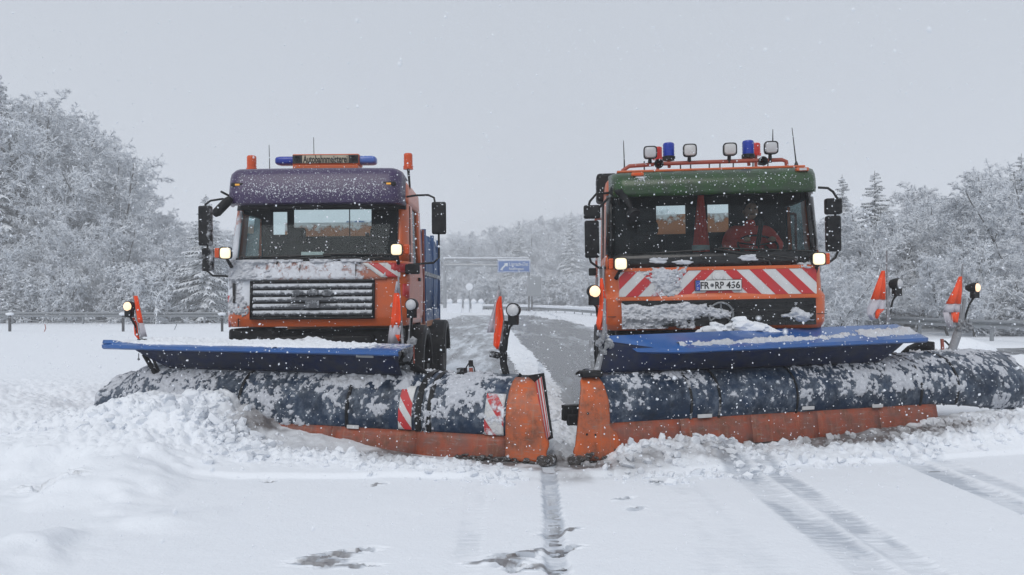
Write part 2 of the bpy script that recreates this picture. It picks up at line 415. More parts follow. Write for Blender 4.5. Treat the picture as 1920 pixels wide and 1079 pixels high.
def snow_h(X, Y):
    n1 = fbm(X*1.1, Y*1.1, 0, 4, 3); n2 = fbm(X*7, Y*7, 0, 3, 5); st = fbm(X*5, Y*26, 0, 4, 9)
    xl, yl = inframe(PL, X, Y); xr, yr = inframe(PR, X, Y)
    dirt = np.zeros_like(X)
    # ---- foreground film of snow on the carriageway
    h = .030+.012*(n1-.5)+.006*(n2-.5)
    def groove(x0, wd, dep, edge=.4, yv=0.):
        return dep*np.exp(-np.abs((X-x0-yv*(Y-6)+.012*(st-.5)*4)/wd)**6)
    tr = groove(2.10, .15, .022)+groove(2.40, .12, .020)+groove(3.88, .14, .028)+groove(4.18, .11, .014)+groove(.31, .072, .034, yv=.03)+groove(-.28, .09, .008)+groove(1.35, .3, .006)
    bump_ = .016*(st-.42)*ss(.0, .02, tr)
    pack = np.clip(tr/.022, 0, 1.2)*(.42+.55*ss(.40, .66, fbm(X*5, Y*2.2, 0, 5, 33)))
    h = h-tr*.9+bump_*1.1
    for (px, py, rx, ry, dp, a) in ((630, 1050, .30, .08, .045, .5), (600, 1066, .2, .05, .04, .2), (955, 1060, .16, .13, .05, .3), (900, 1066, .12, .035, .05, 0), (1192, 960, .10, .05, .05, .5),
                                 (1166, 942, .12, .03, .04, .5), (1234, 911, .08, .07, .06, 0), (710, 915, .10, .05, .05, .6), (1050, 1004, .2, .04, .045, .45), (1035, 1040, .22, .06, .05, .4),
                                 (505, 908, .07, .05, .04, 0), (95, 930, .30, .10, .06, 0), (1000, 1075, .2, .06, .04, .2), (650, 1072, .22, .04, .045, .1), (985, 1050, .12, .05, .045, .6)):
        d = CAM_H*F/(py-HY); x0 = (px-CX)/F*d
        u = (X-x0)*math.cos(a)+(Y-d)*math.sin(a); v = -(X-x0)*math.sin(a)+(Y-d)*math.cos(a)
        g = np.exp(-((u/rx)**2+(v/ry)**2))
        if dp < .055 or px > 500: pack = pack+.8*ss(.30, .75, g*2.0*fbm(X*10, Y*40, 0, 5, 35)); dirt = dirt+.7*ss(.52, .80, g*1.8*fbm(X*13, Y*48, 0, 5, 36))
        h = h-dp*ss(.12, .7, g)*np.clip(4.2*(fbm(X*11, Y*46, 0, 5, 31)-.46), -.2, 1.5)
    # ---- ridge thrown up in front of both ploughs
    E = np.where(X < .4, 6.74, 6.72+(X-.4)*.22)+.12*(n1-.5)
    wd, wv = worley(X*9, Y*9, 2); wd2, wv2 = worley(X*21, Y*21, 4)
    chunk = (.5-wd)*.8*(.3+wv)+.35*(.5-wd2)*(.3+wv2)
    k = ss(0, .45, Y-E)
    front = np.where(X < .45, -yl, -yr)
    inL = ss(-6.3, -5.2, xl); 
    lip = .04*ss(0, .07, Y-E)*ss(-3.3, -2.4, X)
    near = np.exp(-((front-.72)/.24)**2)
    hol = ss(.62, .25, front)*ss(-3.0, -2.2, X)
    ridge = lip+k*(.02+.035*near)+k*chunk*.075*(.35+near)+.02*k*(fbm(X*16, Y*16, 0, 3, 12)-.5)
    Rm = ss(.75, 1.2, X)*ss(2.6, 2.1, X)
    ridge = ridge*(1-.85*hol*(1-Rm)*ss(5.6, 4.6, X))
    ridge = ridge+Rm*(.10+chunk*.10)*ss(.95, .1, front)*k+ss(3.4, 6., X)*k*(.16+.1*chunk)*ss(.05, .5, front)
    h = h+ridge-.02*hol*(1-Rm)
    nb = ss(.62, .0, front)*ss(-.35, -.05, front); w_ = (X < .4)*ss(-.7, -3.0, X)*ss(-3.7, -3.0, X)*.20+(X > .5)*(ss(2.0, 3.2, X)*.09+ss(3.2, 4.8, X)*.09)
    h = h+nb*w_*(.75+.6*n1+.5*(n2-.5))
    dn = fbm(X*1.7, Y*1.7, 0, 4, 40)
    dirt = dirt+ss(.95, .30, front)*ss(-.4, .0, front)*ss(-3.3, -2.5, X)*ss(6.0, 4.8, X)*(.30+.7*ss(.42, .6, dn))*np.where(Rm > .3, .45, 1.)
    dirt = dirt+.30*ss(1.0, .4, front)*ss(-.05, .1, front)*ss(-3.1, -2.3, X)*ss(6., 5., X)*ss(.45, .7, dn)
    # ---- heap at the far-left end of the left plough, and the broken bank beyond
    xp = ss(-2.35, -3.70, X)*(.50-.33*ss(-4.0, -5.5, X))
    yp = ss(2.5, .1, -yl)*ss(-1.6, -.1, -yl)
    ch = ss(.05, .3, xp*yp)
    lm = ss(.38, .62, fbm(X*1.6, Y*1.6, 0, 3, 24)); lum = (np.minimum(.5-wd, .12)*.16*(.2+wv)+(.5-wd2)*.03*wv2)*(.25+.75*lm)+.075*(fbm(X*2.6, Y*2.6, 0, 4, 22)-.5)*2+.03*(fbm(X*14, Y*14, 0, 4, 23)-.5)
    h = h+xp*yp*(.9+.2*n1)+ch*lum
    b = ss(-4.4, -7.2, X)*ss(4.6, 8., Y)*ss(17, 11, Y)
    h = h+b*(.12+.22*(fbm(X*1.6, Y*1.6, 0, 4, 51)-.4)+.06*(.5-wd)*wv*ss(.4, .6, fbm(X*1.3, Y*1.3, 0, 3, 55))+.08*(fbm(X*5, Y*5, 0, 4, 52)-.5))
    h = h+ss(-1.9, -3.2, X)*ss(8.2, 6.5, Y)*ss(3.6, 4.6, Y)*(.16*ss(.38, .7, fbm(X*.9, Y*1.1, 0, 4, 60))+.05*(fbm(X*3.5, Y*3.5, 0, 4, 62)-.4)*ss(.45, .6, fbm(X*.8, Y*.8, 0, 2, 63)))
    # ---- behind the ploughs: cleared carriageway with a windrow down the middle
    behind = np.where(X < .48, ss(.0, .25, yl), ss(.0, .25, yr))
    Xs = X-road_c(Y)
    lanes = ss(-5.0, -4.7, Xs+.25*(n1-.5)*2)*ss(4.9, 4.6, Xs+.5*(n1-.5)*2)*ss(84, 78, Y+3*n1)
    wx = .50-.05*(Y-10)*ss(10, 30, Y)*.6+.25*(fbm(Y*.35, Y*0, 0, 3, 71)-.5)
    wr = np.exp(-(np.abs(Xs-wx)/(.24+.006*Y))**2.5)*ss(55, 30, Y)
    hc = -.03+wr*(.075+.10*(chunk+n2-.5)+.05*(fbm(X*9, Y*5, 0, 3, 74)-.5))+.012*(fbm(X*3, Y*.7, 0, 3, 72)-.62)
    he = .07+.03*(n1-.5)+.05*ss(6.3, 5.0, np.abs(Xs))*(.5+chunk+n2)
    hb = hc*lanes+he*(1-lanes)
    # second strip of grey road at the far right
    hb = hb+ss(5.5, 8, X)*ss(15, 9, Y)*.14*(fbm(X*1.7, Y*1.7, 0, 3, 80)+.2)
    road2 = ss(8, 11, X)*ss(.0, 1.0, Y-(21.0+.10*(X-12)))*ss(25.6, 24.6, Y-.10*(X-12)+.5*n1)
    hb = hb-road2*.16
    sideL = ss(-5.2, -6.0, X); sideR = ss(6.2, 7.2, X)*(1-ss(0, .3, front))
    bb = behind*(1-sideL)
    h = h*(1-bb)+hb*bb
    h = np.where(X < -5.2, h*(1-ss(14, 20, Y))+(.07+.02*n1)*ss(14, 20, Y), h)
    return h+terrain(X, Y), np.clip(dirt, 0, 1), pack

def ground_sheet(name, ys, us, x_of):
    Yg = ys[:, None]+0*us[None, :]; Xg = x_of(us[None, :], ys[:, None])
    H, D, K = snow_h(Xg, Yg)
    return npmesh(name, np.stack([Xg, Yg, H], -1), 'snow', {'dirt': D, 'pack': K}, 'structure')
# fine near part then coarse remainder, one sheet: rows get farther apart with distance
ys = np.concatenate([np.linspace(-8, 3.6, 12)[:-1], 1/np.linspace(1/3.6, 1/11.0, 560), 1/np.linspace(1/11.05, 1/60., 330), np.linspace(61, 420, 70)])
us = np.concatenate([np.linspace(-6, -.85, 30)[:-1], np.linspace(-.85, .85, 960), np.linspace(.85, 6, 30)[1:]])
ground_sheet('snow_ground', ys, us, lambda u, y: u*np.maximum(y, 3.6))

ry = np.concatenate([np.linspace(-6, 6, 6)[:-1], np.geomspace(6, 100, 260)]); ru = np.linspace(-6.5, 6.8, 120)
RX = ru[None, :]+road_c(ry)[:, None]; RY = ry[:, None]+0*ru[None, :]
sl = .14+.20*ss(.6, -.4, ru[None, :])+.22*np.exp(-((ru[None, :]+1.0)/.8)**2)-.25*np.exp(-((ru[None, :]-1.4)/.28)**2)-.22*np.exp(-((ru[None, :]-3.2)/.28)**2)-.30*np.exp(-((ru[None, :]+1.7)/.22)**2)-.2*np.exp(-((ru[None, :]+.1)/.15)**2)
sl = sl+.35*ss(8.5, 7, RY)+.25*ss(40, 90, RY)-.1*ss(12, 6, RY)
sl = sl+.55*(fbm(ru[None, :]*2.2+0*RY, RY*.07, 0, 4, 90)-.5)+.9*ss(.50, .72, fbm(RX*.45, RY*.16, 0, 4, 92))*.5+.06*ss(.2, -.6, ru[None, :])*ss(-4, -3, ru[None, :])
npmesh('road', np.stack([RX, RY, 0*RX], -1), 'road', {'slush': sl}, 'structure')
qx = np.linspace(7.5, 40, 60); qy = np.linspace(19, 29, 30)
QX, QY = qx[None, :]+0*qy[:, None], qy[:, None]+.12*(qx[None, :]-12)
npmesh('side_road', np.stack([QX, QY, terrain(QX, QY)+.0], -1), 'road', {'slush': .30+0*QX}, 'structure')

# ---------------------------------------------------------------- loose chunks of broken snow (uncountable)
ck = MB(); cdirt = []
def scatter(n, gen, rmin, rmax, dirtf):
    bmv = [(-1, -1, -1), (1, -1, -1), (1, 1, -1), (-1, 1, -1), (-1, -1, 1), (1, -1, 1), (1, 1, 1), (-1, 1, 1)]
    pts = [gen() for _ in range(n)]
    A = np.array(pts); H, D, _ = snow_h(A[:, 0], A[:, 1])
    for (x, y), h, d in zip(pts, H, D):
        r = rmin+(rmax-rmin)*random.random()**2.5
        Rm = Matrix.Rotation(random.random()*6, 3, 'Z')@Matrix.Rotation(random.random()*6, 3, 'X')
        k = len(ck.v)
        ck.lump((0, 0, 0), 1, random.randint(0, 999), 1, .75, (r*random.uniform(.7, 1.3), r*random.uniform(.6, 1.1), r*random.uniform(.5, .9)))
        for i in range(k, len(ck.v)):
            p = Rm@Vector(ck.v[i]); ck.v[i] = (p.x+x, p.y+y, p.z+h+r*.2)
        cdirt.extend([min(1, d*dirtf)]*(len(ck.v)-k))
def g_l():
    t = -random.uniform(.0, 3.6); o = random.gauss(.78, .16)
    p = PL.m@Vector((t, -o, 0)); return p.x, p.y
def g_near():
    y = random.uniform(.55, 3.2); return y
def g_r():
    t = random.uniform(.0, 6.2); o = .1+random.random()**1.3*1.0
    p = PR.m@Vector((t, -o, 0)); return p.x, p.y
def g_p():
    t = -random.uniform(2.7, 5.6); o = .15+random.random()*1.1
    p = PL.m@Vector((t, -o, 0)); return p.x, p.y
def g_e():   # the avalanche edge of the heap
    q = random.random(); return -3.5+q*1.1+random.gauss(0, .12), 8.3-q*1.0+random.gauss(0, .2)
def g_w():
    y = random.uniform(8, 22); return .55-.02*(y-10)+random.gauss(0, .16), y
scatter(300, g_l, .010, .05, .8); scatter(900, g_r, .010, .065, .6); scatter(150, g_p, .010, .07, 0); scatter(260, g_e, .010, .08, .0); scatter(200, g_w, .01, .04, .2)
co = ck.build('snow_chunks', 'lumpsnow', smooth=True, ang=28); co['kind'] = 'stuff'; co['label'] = 'loose chunks of broken snow in front of the ploughs'
a = co.data.attributes.new('dirt', 'FLOAT', 'POINT'); a.data.foreach_set('value', np.array(cdirt[:len(co.data.vertices)], np.float32))

# ---------------------------------------------------------------- falling snow (uncountable)
fl = MB(); octv = np.array([(1, 0, 0), (-1, 0, 0), (0, 1, 0), (0, -1, 0), (0, 0, 1), (0, 0, -1)], float)
octf = [(0, 2, 4), (2, 1, 4), (1, 3, 4), (3, 0, 4), (2, 0, 5), (1, 2, 5), (3, 1, 5), (0, 3, 5)]
for i in range(16000):
    y = random.uniform(3.2, 13); x = random.uniform(-.72, .72)*y; z = random.uniform(.05, min(6.5, CAM_H+.42*y))
    r = random.uniform(.0020, .0048)*(1.5 if random.random() < .12 else 1)
    sq = np.array([random.uniform(.7, 1.5), random.uniform(.7, 1.4), random.uniform(.7, 1.5)])
    R = np.array(Matrix.Rotation(random.random()*6, 3, 'Y')@Matrix.Rotation(random.random()*6, 3, 'X'))
    fl.add((octv*sq*r)@R.T+np.array([x, y, z]), octf)
ico = bmesh.new(); bmesh.ops.create_icosphere(ico, subdivisions=1, radius=1); IV = np.array([v.co[:] for v in ico.verts]); IF = [[v.index for v in f.verts] for f in ico.faces]; ico.free()
for i in range(150):
    y = random.uniform(.7, 3.2); fl.add(IV*random.uniform(.0012, .0028)*np.array([1, 1, random.uniform(.8, 1.5)])+np.array([random.uniform(-.68, .68)*y, y, CAM_H+random.uniform(-.34, .38)*y]), IF)
fo = fl.build('snowfall', 'snow', smooth=False); fo['kind'] = 'stuff'; fo['label'] = 'snowflakes falling through the air'


# ================================================================== TRUCKS
def contour(wd, f, r, b, crown=.05, ns=8, nc=8, nf=16):
    """U-shaped plan of a cab: rear-left, left side, corner, front, corner, right side. 2*ns+2*nc+nf+1 points"""
    L = []
    for i in range(ns): L.append((-wd, b+(f+r-b)*i/ns))
    for i in range(nc):
        q = PI/2*i/nc; L.append((-wd+r-r*math.cos(q), f+r-r*math.sin(q)))
    C = []
    for i in range(nf+1):
        u = -(wd-r)+2*(wd-r)*i/nf; C.append((u, f-crown*(1-(u/(wd-r))**2)))
    return L+C+[(-x, y) for x, y in reversed(L)]
NS, NC, NF = 8, 8, 16
NT = 2*NS+2*NC+NF
def skin(bands, i0=0, i1=NT, sub=4):
    """bands: list of (z, halfwidth, front, radius, back); skinned between the given plan indices"""
    P = []
    for (a, b) in zip(bands[:-1], bands[1:]):
        for k in range(sub):
            t = k/sub; q = [a[j]*(1-t)+b[j]*t for j in range(5)]
            P.append([(x, y, q[0]) for x, y in contour(q[1], q[2], q[3], q[4])[i0:i1+1]])
    q = bands[-1]; P.append([(x, y, q[0]) for x, y in contour(q[1], q[2], q[3], q[4])[i0:i1+1]])
    return MB().grid(P)
def wheel(parent, u, y, r=.53, wd=.30, side=1, name='wheel'):
    """tyre with rim and nuts, axis along x"""
    pr = [(-wd/2, r*.60), (-wd/2, r*.86), (-wd/2+.03, r*.95), (-wd/2+.07, r)]
    pr += [(-wd/2+.09, r), (-wd/2+.095, r-.015), (-wd/2+.11, r-.015), (-wd/2+.115, r), (-.01, r), (-.005, r-.015), (.008, r-.015), (.012, r), (wd/2-.115, r), (wd/2-.11, r-.015), (wd/2-.095, r-.015), (wd/2-.09, r)]
    pr += [(wd/2-.07, r), (wd/2-.03, r*.95), (wd/2, r*.86), (wd/2, r*.60)]
    t = MB().lathe((u, y, r), (1, 0, 0), pr, 40).build(name, 'rubber', parent, snow=lambda x, y_, z: .10+.25*fbm(x*5, y_*5, z*5, 3, 4))
    s = side
    rp = [(-s*wd*.45, r*.60), (-s*wd*.1, r*.58), (s*wd*.15, r*.52), (s*wd*.22, r*.40), (s*wd*.05, r*.30), (s*wd*.05, r*.2), (s*wd*.28, r*.19), (s*wd*.33, r*.12), (s*wd*.33, 0)]
    rp2 = [(s*wd*.5, r*.62), (s*wd*.42, r*.57), (s*wd*.15, r*.53)]
    m = MB().lathe((u, y, r), (1, 0, 0), rp, 32).lathe((u, y, r), (1, 0, 0), rp2, 32)
    for k in range(10):
        q = 2*PI*k/10; c = (u+s*wd*.16, y+math.cos(q)*r*.36, r+math.sin(q)*r*.36); m.lathe(c, (s, 0, 0), [(0, .02), (.04, .018), (.04, 0)], 6)
    m.build('rim', 'rim', t, snow=.2)
    return t
def fender(parent, u, y, r, wd, a0=15, a1=165, m='black', th=.03, sf=.1):
    P = []
    for k in range(25):
        q = math.radians(a0+(a1-a0)*k/24)
        row = []
        for (du, dr) in ((-wd/2, -.10), (-wd/2, -.015), (-wd/2+.03, .01), (0, .015), (wd/2-.03, .01), (wd/2, -.015), (wd/2, -.10)):
            row.append((u+du, y-math.cos(q)*(r+dr), .53+math.sin(q)*(r+dr)))
        P.append(row)
    return MB().grid(P).build('fender', m, parent, solid=th, snow=lambda x, y_, z: sf+.12*ss(1.0, 1.2, z))
def roundbox(name, m, parent, x0, x1, y0, y1, z0, z1, bev=.03, snow=None, cut=0, rot=None):
    return MB().box(x0, x1, y0, y1, z0, z1, rot).build(name, m, parent, bevel=bev, snow=snow, cut=cut)
def stripes(name, parent, p00, p10, p11, p01, n, slope, y_off=0., first=0, flip=False, col='red', both=True):
    """diagonal warning stripes inside a quad (corners as points), returned as red bands on a white board"""
    p00, p10, p11, p01 = map(Vector, (p00, p10, p11, p01))
    def P(s_, t): 
        return (p00*(1-s_)+p10*s_)*(1-t)+(p01*(1-s_)+p11*s_)*t
    m = MB()
    for k in range(first, n):
        a = (2*k)/(2*n); b = (2*k+1)/(2*n)
        N = 8
        row0, row1 = [], []
        for i in range(N+1):
            t = i/N; s0 = a+slope*t; s1 = b+slope*t
            s0, s1 = np.clip(s0, 0, 1), np.clip(s1, 0, 1)
            q0, q1 = P(s0, t), P(s1, t); row0.append(tuple(q0+Vector((0, y_off, 0)))); row1.append(tuple(q1+Vector((0, y_off, 0))))
        m.grid([row0, row1])
    return m
def marker_lamp(parent, base, pos, lit, r=.062, aim=(0, -1, 0), name='marker_lamp', pole='black'):
    """round black lamp on a rubber stalk"""
    pos = Vector(pos); ax = Vector(aim).normalized()
    m = MB().lathe(pos, ax, [(-.10, 0), (-.10, r*.45), (-.07, r*.8), (-.02, r*1.12), (.03, r*1.15), (.03, r*.98)], 24)
    d = (Vector(base)-pos)
    m.box(pos.x-r*.75, pos.x+r*.75, pos.y-.04, pos.y+.03, pos.z-r*2.3, pos.z-r*.7)
    m.tube([pos+Vector((0, 0, -r*2)), pos+d*.55+Vector((.0, 0, 0)), Vector(base)], [.014, .012, .014], 8)
    h = m.build(name, 'black', parent, bevel=.004, snow=.12)
    MB().lathe(pos, ax, [(.028, r*.98), (.045, r*.90), (.060, r*.6), (.066, 0)], 24).build('lens', 'litw' if lit else 'lensdim', h)
    return h

def work_lamp(parent, c, w_, h_, m, name='headlamp', aim=None, foot=None, shell='black'):
    x, y, z = c
    hs = MB()
    P = []
    for (dy, k) in ((.10, .35), (.08, .75), (.03, .98), (-.015, 1.0), (-.02, .93)):
        row = []
        for i in range(25):
            q = 2*PI*i/24; cx, sx = math.cos(q), math.sin(q); e = .45
            row.append((x+w_/2*k*math.copysign(abs(cx)**e, cx), y+dy, z+h_/2*k*math.copysign(abs(sx)**e, sx)))
        P.append(row)
    hs.grid(P)
    if foot is not None: hs.tube([(x, y+.05, z), (x, y+.05, z-h_*.5), foot], [.02, .018, .022], 8)
    o = hs.build(name, shell, parent, solid=.006, snow=.1)
    Q = []
    for (dy, k) in ((-.012, .90), (-.028, .78), (-.036, .45), (-.038, .001)):
        Q.append([(x+w_/2*k*math.copysign(abs(math.cos(2*PI*i/24))**.5, math.cos(2*PI*i/24)), y+dy, z+h_/2*k*math.copysign(abs(math.sin(2*PI*i/24))**.5, math.sin(2*PI*i/24))) for i in range(25)])
    MB().grid(Q).build('lens', m, o)
    return o
def beacon(parent, c, r, h, m, name='beacon'):
    x, y, z = c
    b = MB().lathe((x, y, z), (0, 0, 1), [(0, 0), (0, r*1.08), (h*.2, r*1.08), (h*.22, r)], 24).build(name, 'black' if m == 'blu' else m, parent)
    pr = [(h*.2, r)]+[(h*(.24+.09*k), r*(.97 if k % 2 else .93)) for k in range(8)]+[(h*.97, r*.86), (h, r*.7), (h*1.01, 0)]
    MB().lathe((x, y, z), (0, 0, 1), pr, 24).build('dome', m, b)
    return b
def seat(parent, u, y, z, wd=.5):
    s = roundbox('seat', 'seat', parent, u-wd/2, u+wd/2, y-.5, y, z, z+.14, .05)
    roundbox('backrest', 'seat', s, u-wd/2+.02, u+wd/2-.02, y-.05, y+.09, z+.1, z+.72, .06)
    roundbox('headrest', 'seat', s, u-.14, u+.14, y-.02, y+.08, z+.74, z+.93, .05)
    return s
def wallholes(x0, x1, z0, z1, holes, y0, y1):
    """a wall with rectangular openings, as butted boxes"""
    m = MB(); holes = sorted(holes); x = x0
    for (a, b, c, d) in holes:
        if a > x: m.box(x, a, y0, y1, z0, z1)
        m.box(a, b, y0, y1, z0, c); m.box(a, b, y0, y1, d, z1); x = b
    m.box(x, x1, y0, y1, z0, z1); return m
def steering(parent, c, r, tilt=-.9):
    m = MB(); R = Matrix.Rotation(tilt, 3, 'X'); c = Vector(c)
    m.tube([c+R@Vector((r*math.cos(2*PI*k/32), 0, r*math.sin(2*PI*k/32))) for k in range(33)], .014, 8, False)
    for q in (.3, PI-.3, -PI/2): m.tube([c, c+R@Vector((r*math.cos(q), 0, r*math.sin(q)))], .011, 6)
    m.tube([c, c+R@Vector((0, -.35, 0))], .03, 8)
    return m.build('steering_wheel', 'ink', parent)
def mirror(parent, x0, x1, y, z0, z1, arm, small=None, depth=.09, name='side_mirror', sn=.1):
    m = roundbox(name, 'black', parent, x0, x1, y, y+depth, z0, z1, .035, snow=sn, cut=3)
    MB().box(x0+.02, x1-.02, y+depth, y+depth+.004, z0+.03, z1-.03).build('mirror_glass', 'blackgloss', m)
    for a in arm: MB().tube(a, .014, 8).build('bracket', 'black', m, snow=.15)
    return m
def wiper(parent, pts, blade):
    o = MB().tube(pts, [.014, .010, .008][:len(pts)] if len(pts) == 3 else .01, 6).build('wiper', 'ink', parent)
    MB().tube(blade, .011, 6).build('wiper_blade', 'ink', o)
    return o

# ------------------------------------------------------------------ left truck
FL = Frame((-2.58, 10.1, 0), (0, math.radians(-.45), 0))
TL = thing('snowplough_truck', 'orange highway truck with purple roof visor and iced-over grille', 'truck', FL.loc, FL.rot, 'ploughing trucks')
def snL(x, y, z):      # snow plastered over the front, heaviest on the left and on the hood panel
    f = .15+.62*ss(.0, -.9, x)*ss(1.35, 1.6, z)+.55*ss(1.72, 1.85, z)*ss(2.2, 2.1, z)*ss(1.05, .6, x)
    f = f+.35*ss(-1.0, -1.15, x)*ss(1.15, 1.5, z)
    return f*ss(.55, .15, y)
low = [(1.25, 1.16, .02, .22, 1.75), (1.36, 1.19, -.01, .24, 1.75), (1.84, 1.20, .02, .26, 1.75), (2.10, 1.19, .09, .26, 1.75)]
win = [(2.10, 1.19, .09, .26, 1.75), (2.90, 1.155, .34, .20, 1.75)]
top = [(2.90, 1.155, .34, .20, 1.75), (3.16, 1.14, .42, .20, 1.75), (3.26, 1.07, .50, .2, 1.70), (3.30, .90, .66, .2, 1.6), (3.31, .4, 1.0, .1, 1.3)]
body = skin(low, 0, NT, 8)
o = skin(top, 0, NT, 3); body.add(o.v, o.f)
for a, b in ((0, 2), (6, 13), (NT-13, NT-6), (NT-2, NT)):
    q = skin(win, a, b, 4); body.add(q.v, q.f)
body.add([(-.4, 1.3, 3.309), (.4, 1.3, 3.309), (.4, 1.0, 3.309), (-.4, 1.0, 3.309)], [(0, 1, 2, 3)])
cab = body.build('cab', 'orange', TL, solid=.045, snow=snL)
# black screen surround, glass
skin([(2.10, 1.185, .082, .26, 1.75), (2.155, 1.183, .10, .26, 1.75)], 12, NT-12, 1).build('screen_seal', 'black', cab, solid=.03, snow=.15)
skin([(2.82, 1.16, .285, .2, 1.75), (2.93, 1.157, .315, .2, 1.75)], 10, NT-10, 1).build('screen_header', 'black', cab, solid=.03)
ws = skin([(2.15, 1.185, .11, .26, 1.75), (2.86, 1.155, .33, .2, 1.75)], 13, NT-13, 4).build('windscreen', 'glass', TL)
for s_ in (0, 1):
    a, b = (2, 6) if s_ == 0 else (NT-6, NT-2)
    skin([(2.10, 1.185, .095, .26, 1.75), (2.90, 1.15, .34, .2, 1.75)], a, b, 2).build('side_window', 'sideglass', TL)
for s_ in (-1, 1):     # black A-pillar trim, door seam, door handle
    MB().tube([(s_*1.20, .33, 2.1), (s_*1.17, .56, 2.88)], .022, 6).build('window_trim', 'black', TL)
    d = MB().box(s_*1.212-.006, s_*1.212+.006, .42, 1.38, 1.30, 2.06).build('door', 'orange', TL, bevel=.01, snow=.25 if s_ > 0 else .5, cut=4)
    MB().box(s_*1.23-.015, s_*1.23+.015, 1.15, 1.33, 1.86, 1.91).build('door_handle', 'black', d, bevel=.008)
# interior
inn = MB()
inn.box(-1.12, 1.12, .15, 1.7, 1.28, 1.36); inn.box(-1.13, -1.11, .4, 1.7, 1.36, 2.06); inn.box(1.11, 1.13, .4, 1.7, 1.36, 2.06)
inn.box(-1.1, 1.1, .50, 1.65, 3.02, 3.06)
for s_ in (-1, 1): inn.box(s_*1.105-.008, s_*1.105+.008, 1.28, 1.70, 2.062, 3.02); inn.box(s_*1.10-.03, s_*1.10+.03, .40, 1.28, 2.80, 3.02)
inn.build('cab_lining', 'interior', TL)
roundbox('dashboard', 'interior', TL, -1.1, 1.1, .16, .50, 1.75, 2.12, .05)
wallholes(-1.12, 1.12, 1.36, 3.06, [(-1.06, -.84, 2.60, 2.95), (-.74, .45, 2.57, 2.98)], 1.66, 1.69).build('rear_wall', 'interior', TL)
MB().box(.11, .125, 1.655, 1.66, 2.57, 2.98).build('window_bar', 'ink', TL)
seat(TL, -.62, 1.35, 1.75); seat(TL, .62, 1.35, 1.75)
steering(TL, (.62, .62, 2.22), .22)
MB().box(-.22, .08, .165, .17, 2.17, 2.24, ('X', -.35)).build('windscreen_paper', 'hiv', TL)
# purple visor: curved hood with rounded ends
P = []
prof = [(.50, 3.33), (.32, 3.345), (.15, 3.335), (.07, 3.30), (.02, 3.235), (-.02, 3.12), (-.045, 3.0), (-.055, 2.90), (-.04, 2.87), (.0, 2.862), (.10, 2.865), (.24, 2.90)]
for i in range(49):
    u = -1.165+2.33*i/48; e = min(i, 48-i)/3.5; e = min(1, e); k = math.sqrt(max(0, 1-(1-e)**2))
    P.append([(u, .42+(y-.42)*(.45+.55*k)-.05*(1-(u/1.16)**2), 2.86+(z-2.86)*(.76+.24*k)) for y, z in prof])
vs = MB().grid(P).build('sun_visor', 'purple', TL, solid=.02, snow=lambda x, y, z: .05+.42*np.exp(-((z-3.05)/.075)**2)*ss(1.1, .7, np.abs(x)))
for s_, mm in ((-1, 'amberlit'), (1, 'amberlit')):
    a = roundbox('marker_light', 'black', vs, s_*.99-.09, s_*.99+.09, -.05, .03, 3.08, 3.14, .02)
    MB().box(s_*.99-.03, s_*.99+.03, -.056, -.05, 3.098, 3.122).build('lens', mm, a, bevel=.002)
# iced hood flap, louvre grille, badge
hood = MB()
def front_strip(z0, z1, u0, u1, off, nz=3, nu=24):
    P = []
    for j in range(nz+1):
        z = z0+(z1-z0)*j/nz
        f = np.interp(z, [1.25, 1.36, 1.84, 2.10], [.02, -.01, .02, .09])
        P.append([(u, f-off-.05*(1-(u/.95)**2), z) for u in np.linspace(u0, u1, nu+1)])
    return P
front = MB().grid(front_strip(1.86, 2.09, -.92, .95, .05, 5, 40)).build('front_flap', 'panel', TL, solid=.02, snow=lambda x, y, z: .62-.30*ss(.45, .9, x))
for u in (-.18, .55): MB().box(u-.003, u+.003, -.058, -.02, 1.90, 2.06).build('flap_seam', 'ink', front)
fr_ = MB()
for (a, b, c, d) in ((-.83, .80, 1.825, 1.85), (-.83, .80, 1.345, 1.37), (-.83, -.80, 1.37, 1.825), (.77, .80, 1.37, 1.825)):
    fr_.grid(front_strip(c, d, a, b, .055, 1, 20 if b-a > 1 else 1))
gr = fr_.build('grille', 'black', TL, solid=.03, snow=.3)
MB().grid(front_strip(1.36, 1.83, -.81, .78, .04, 3, 24)).build('grille_back', 'black', gr, snow=.35)
for k in range(5):
    z = 1.775-k*.088
    P = []
    for (dz, off) in ((.034, .02), (.036, .045), (.02, .068), (-.005, .075), (-.026, .060), (-.030, .03)):
        P.append([(u, np.interp(z, [1.25, 1.36, 1.84, 2.10], [.02, -.01, .02, .09])-off-.05*(1-(u/.95)**2), z+dz) for u in np.linspace(-.79, .765, 41)])
    MB().grid(P).build('louvre', 'grille', gr, snow=lambda x, y, zz, z=z: .40+.30*ss(z-.025, z+.02, zz)-.32*np.exp(-((x+.0)/.28)**2)*(k in (2, 3)))
bm_ = MB()
for k, u in enumerate((-.19, .0, .19)): bm_.lump((u, -.125, 1.69), .06, 3+k, 2, .5, (1.25, .35, .75))
bm_.box(-.09, .09, -.15, -.11, 1.49, 1.59)
bm_.build('badge', 'grille', gr, bevel=.01, snow=.45)
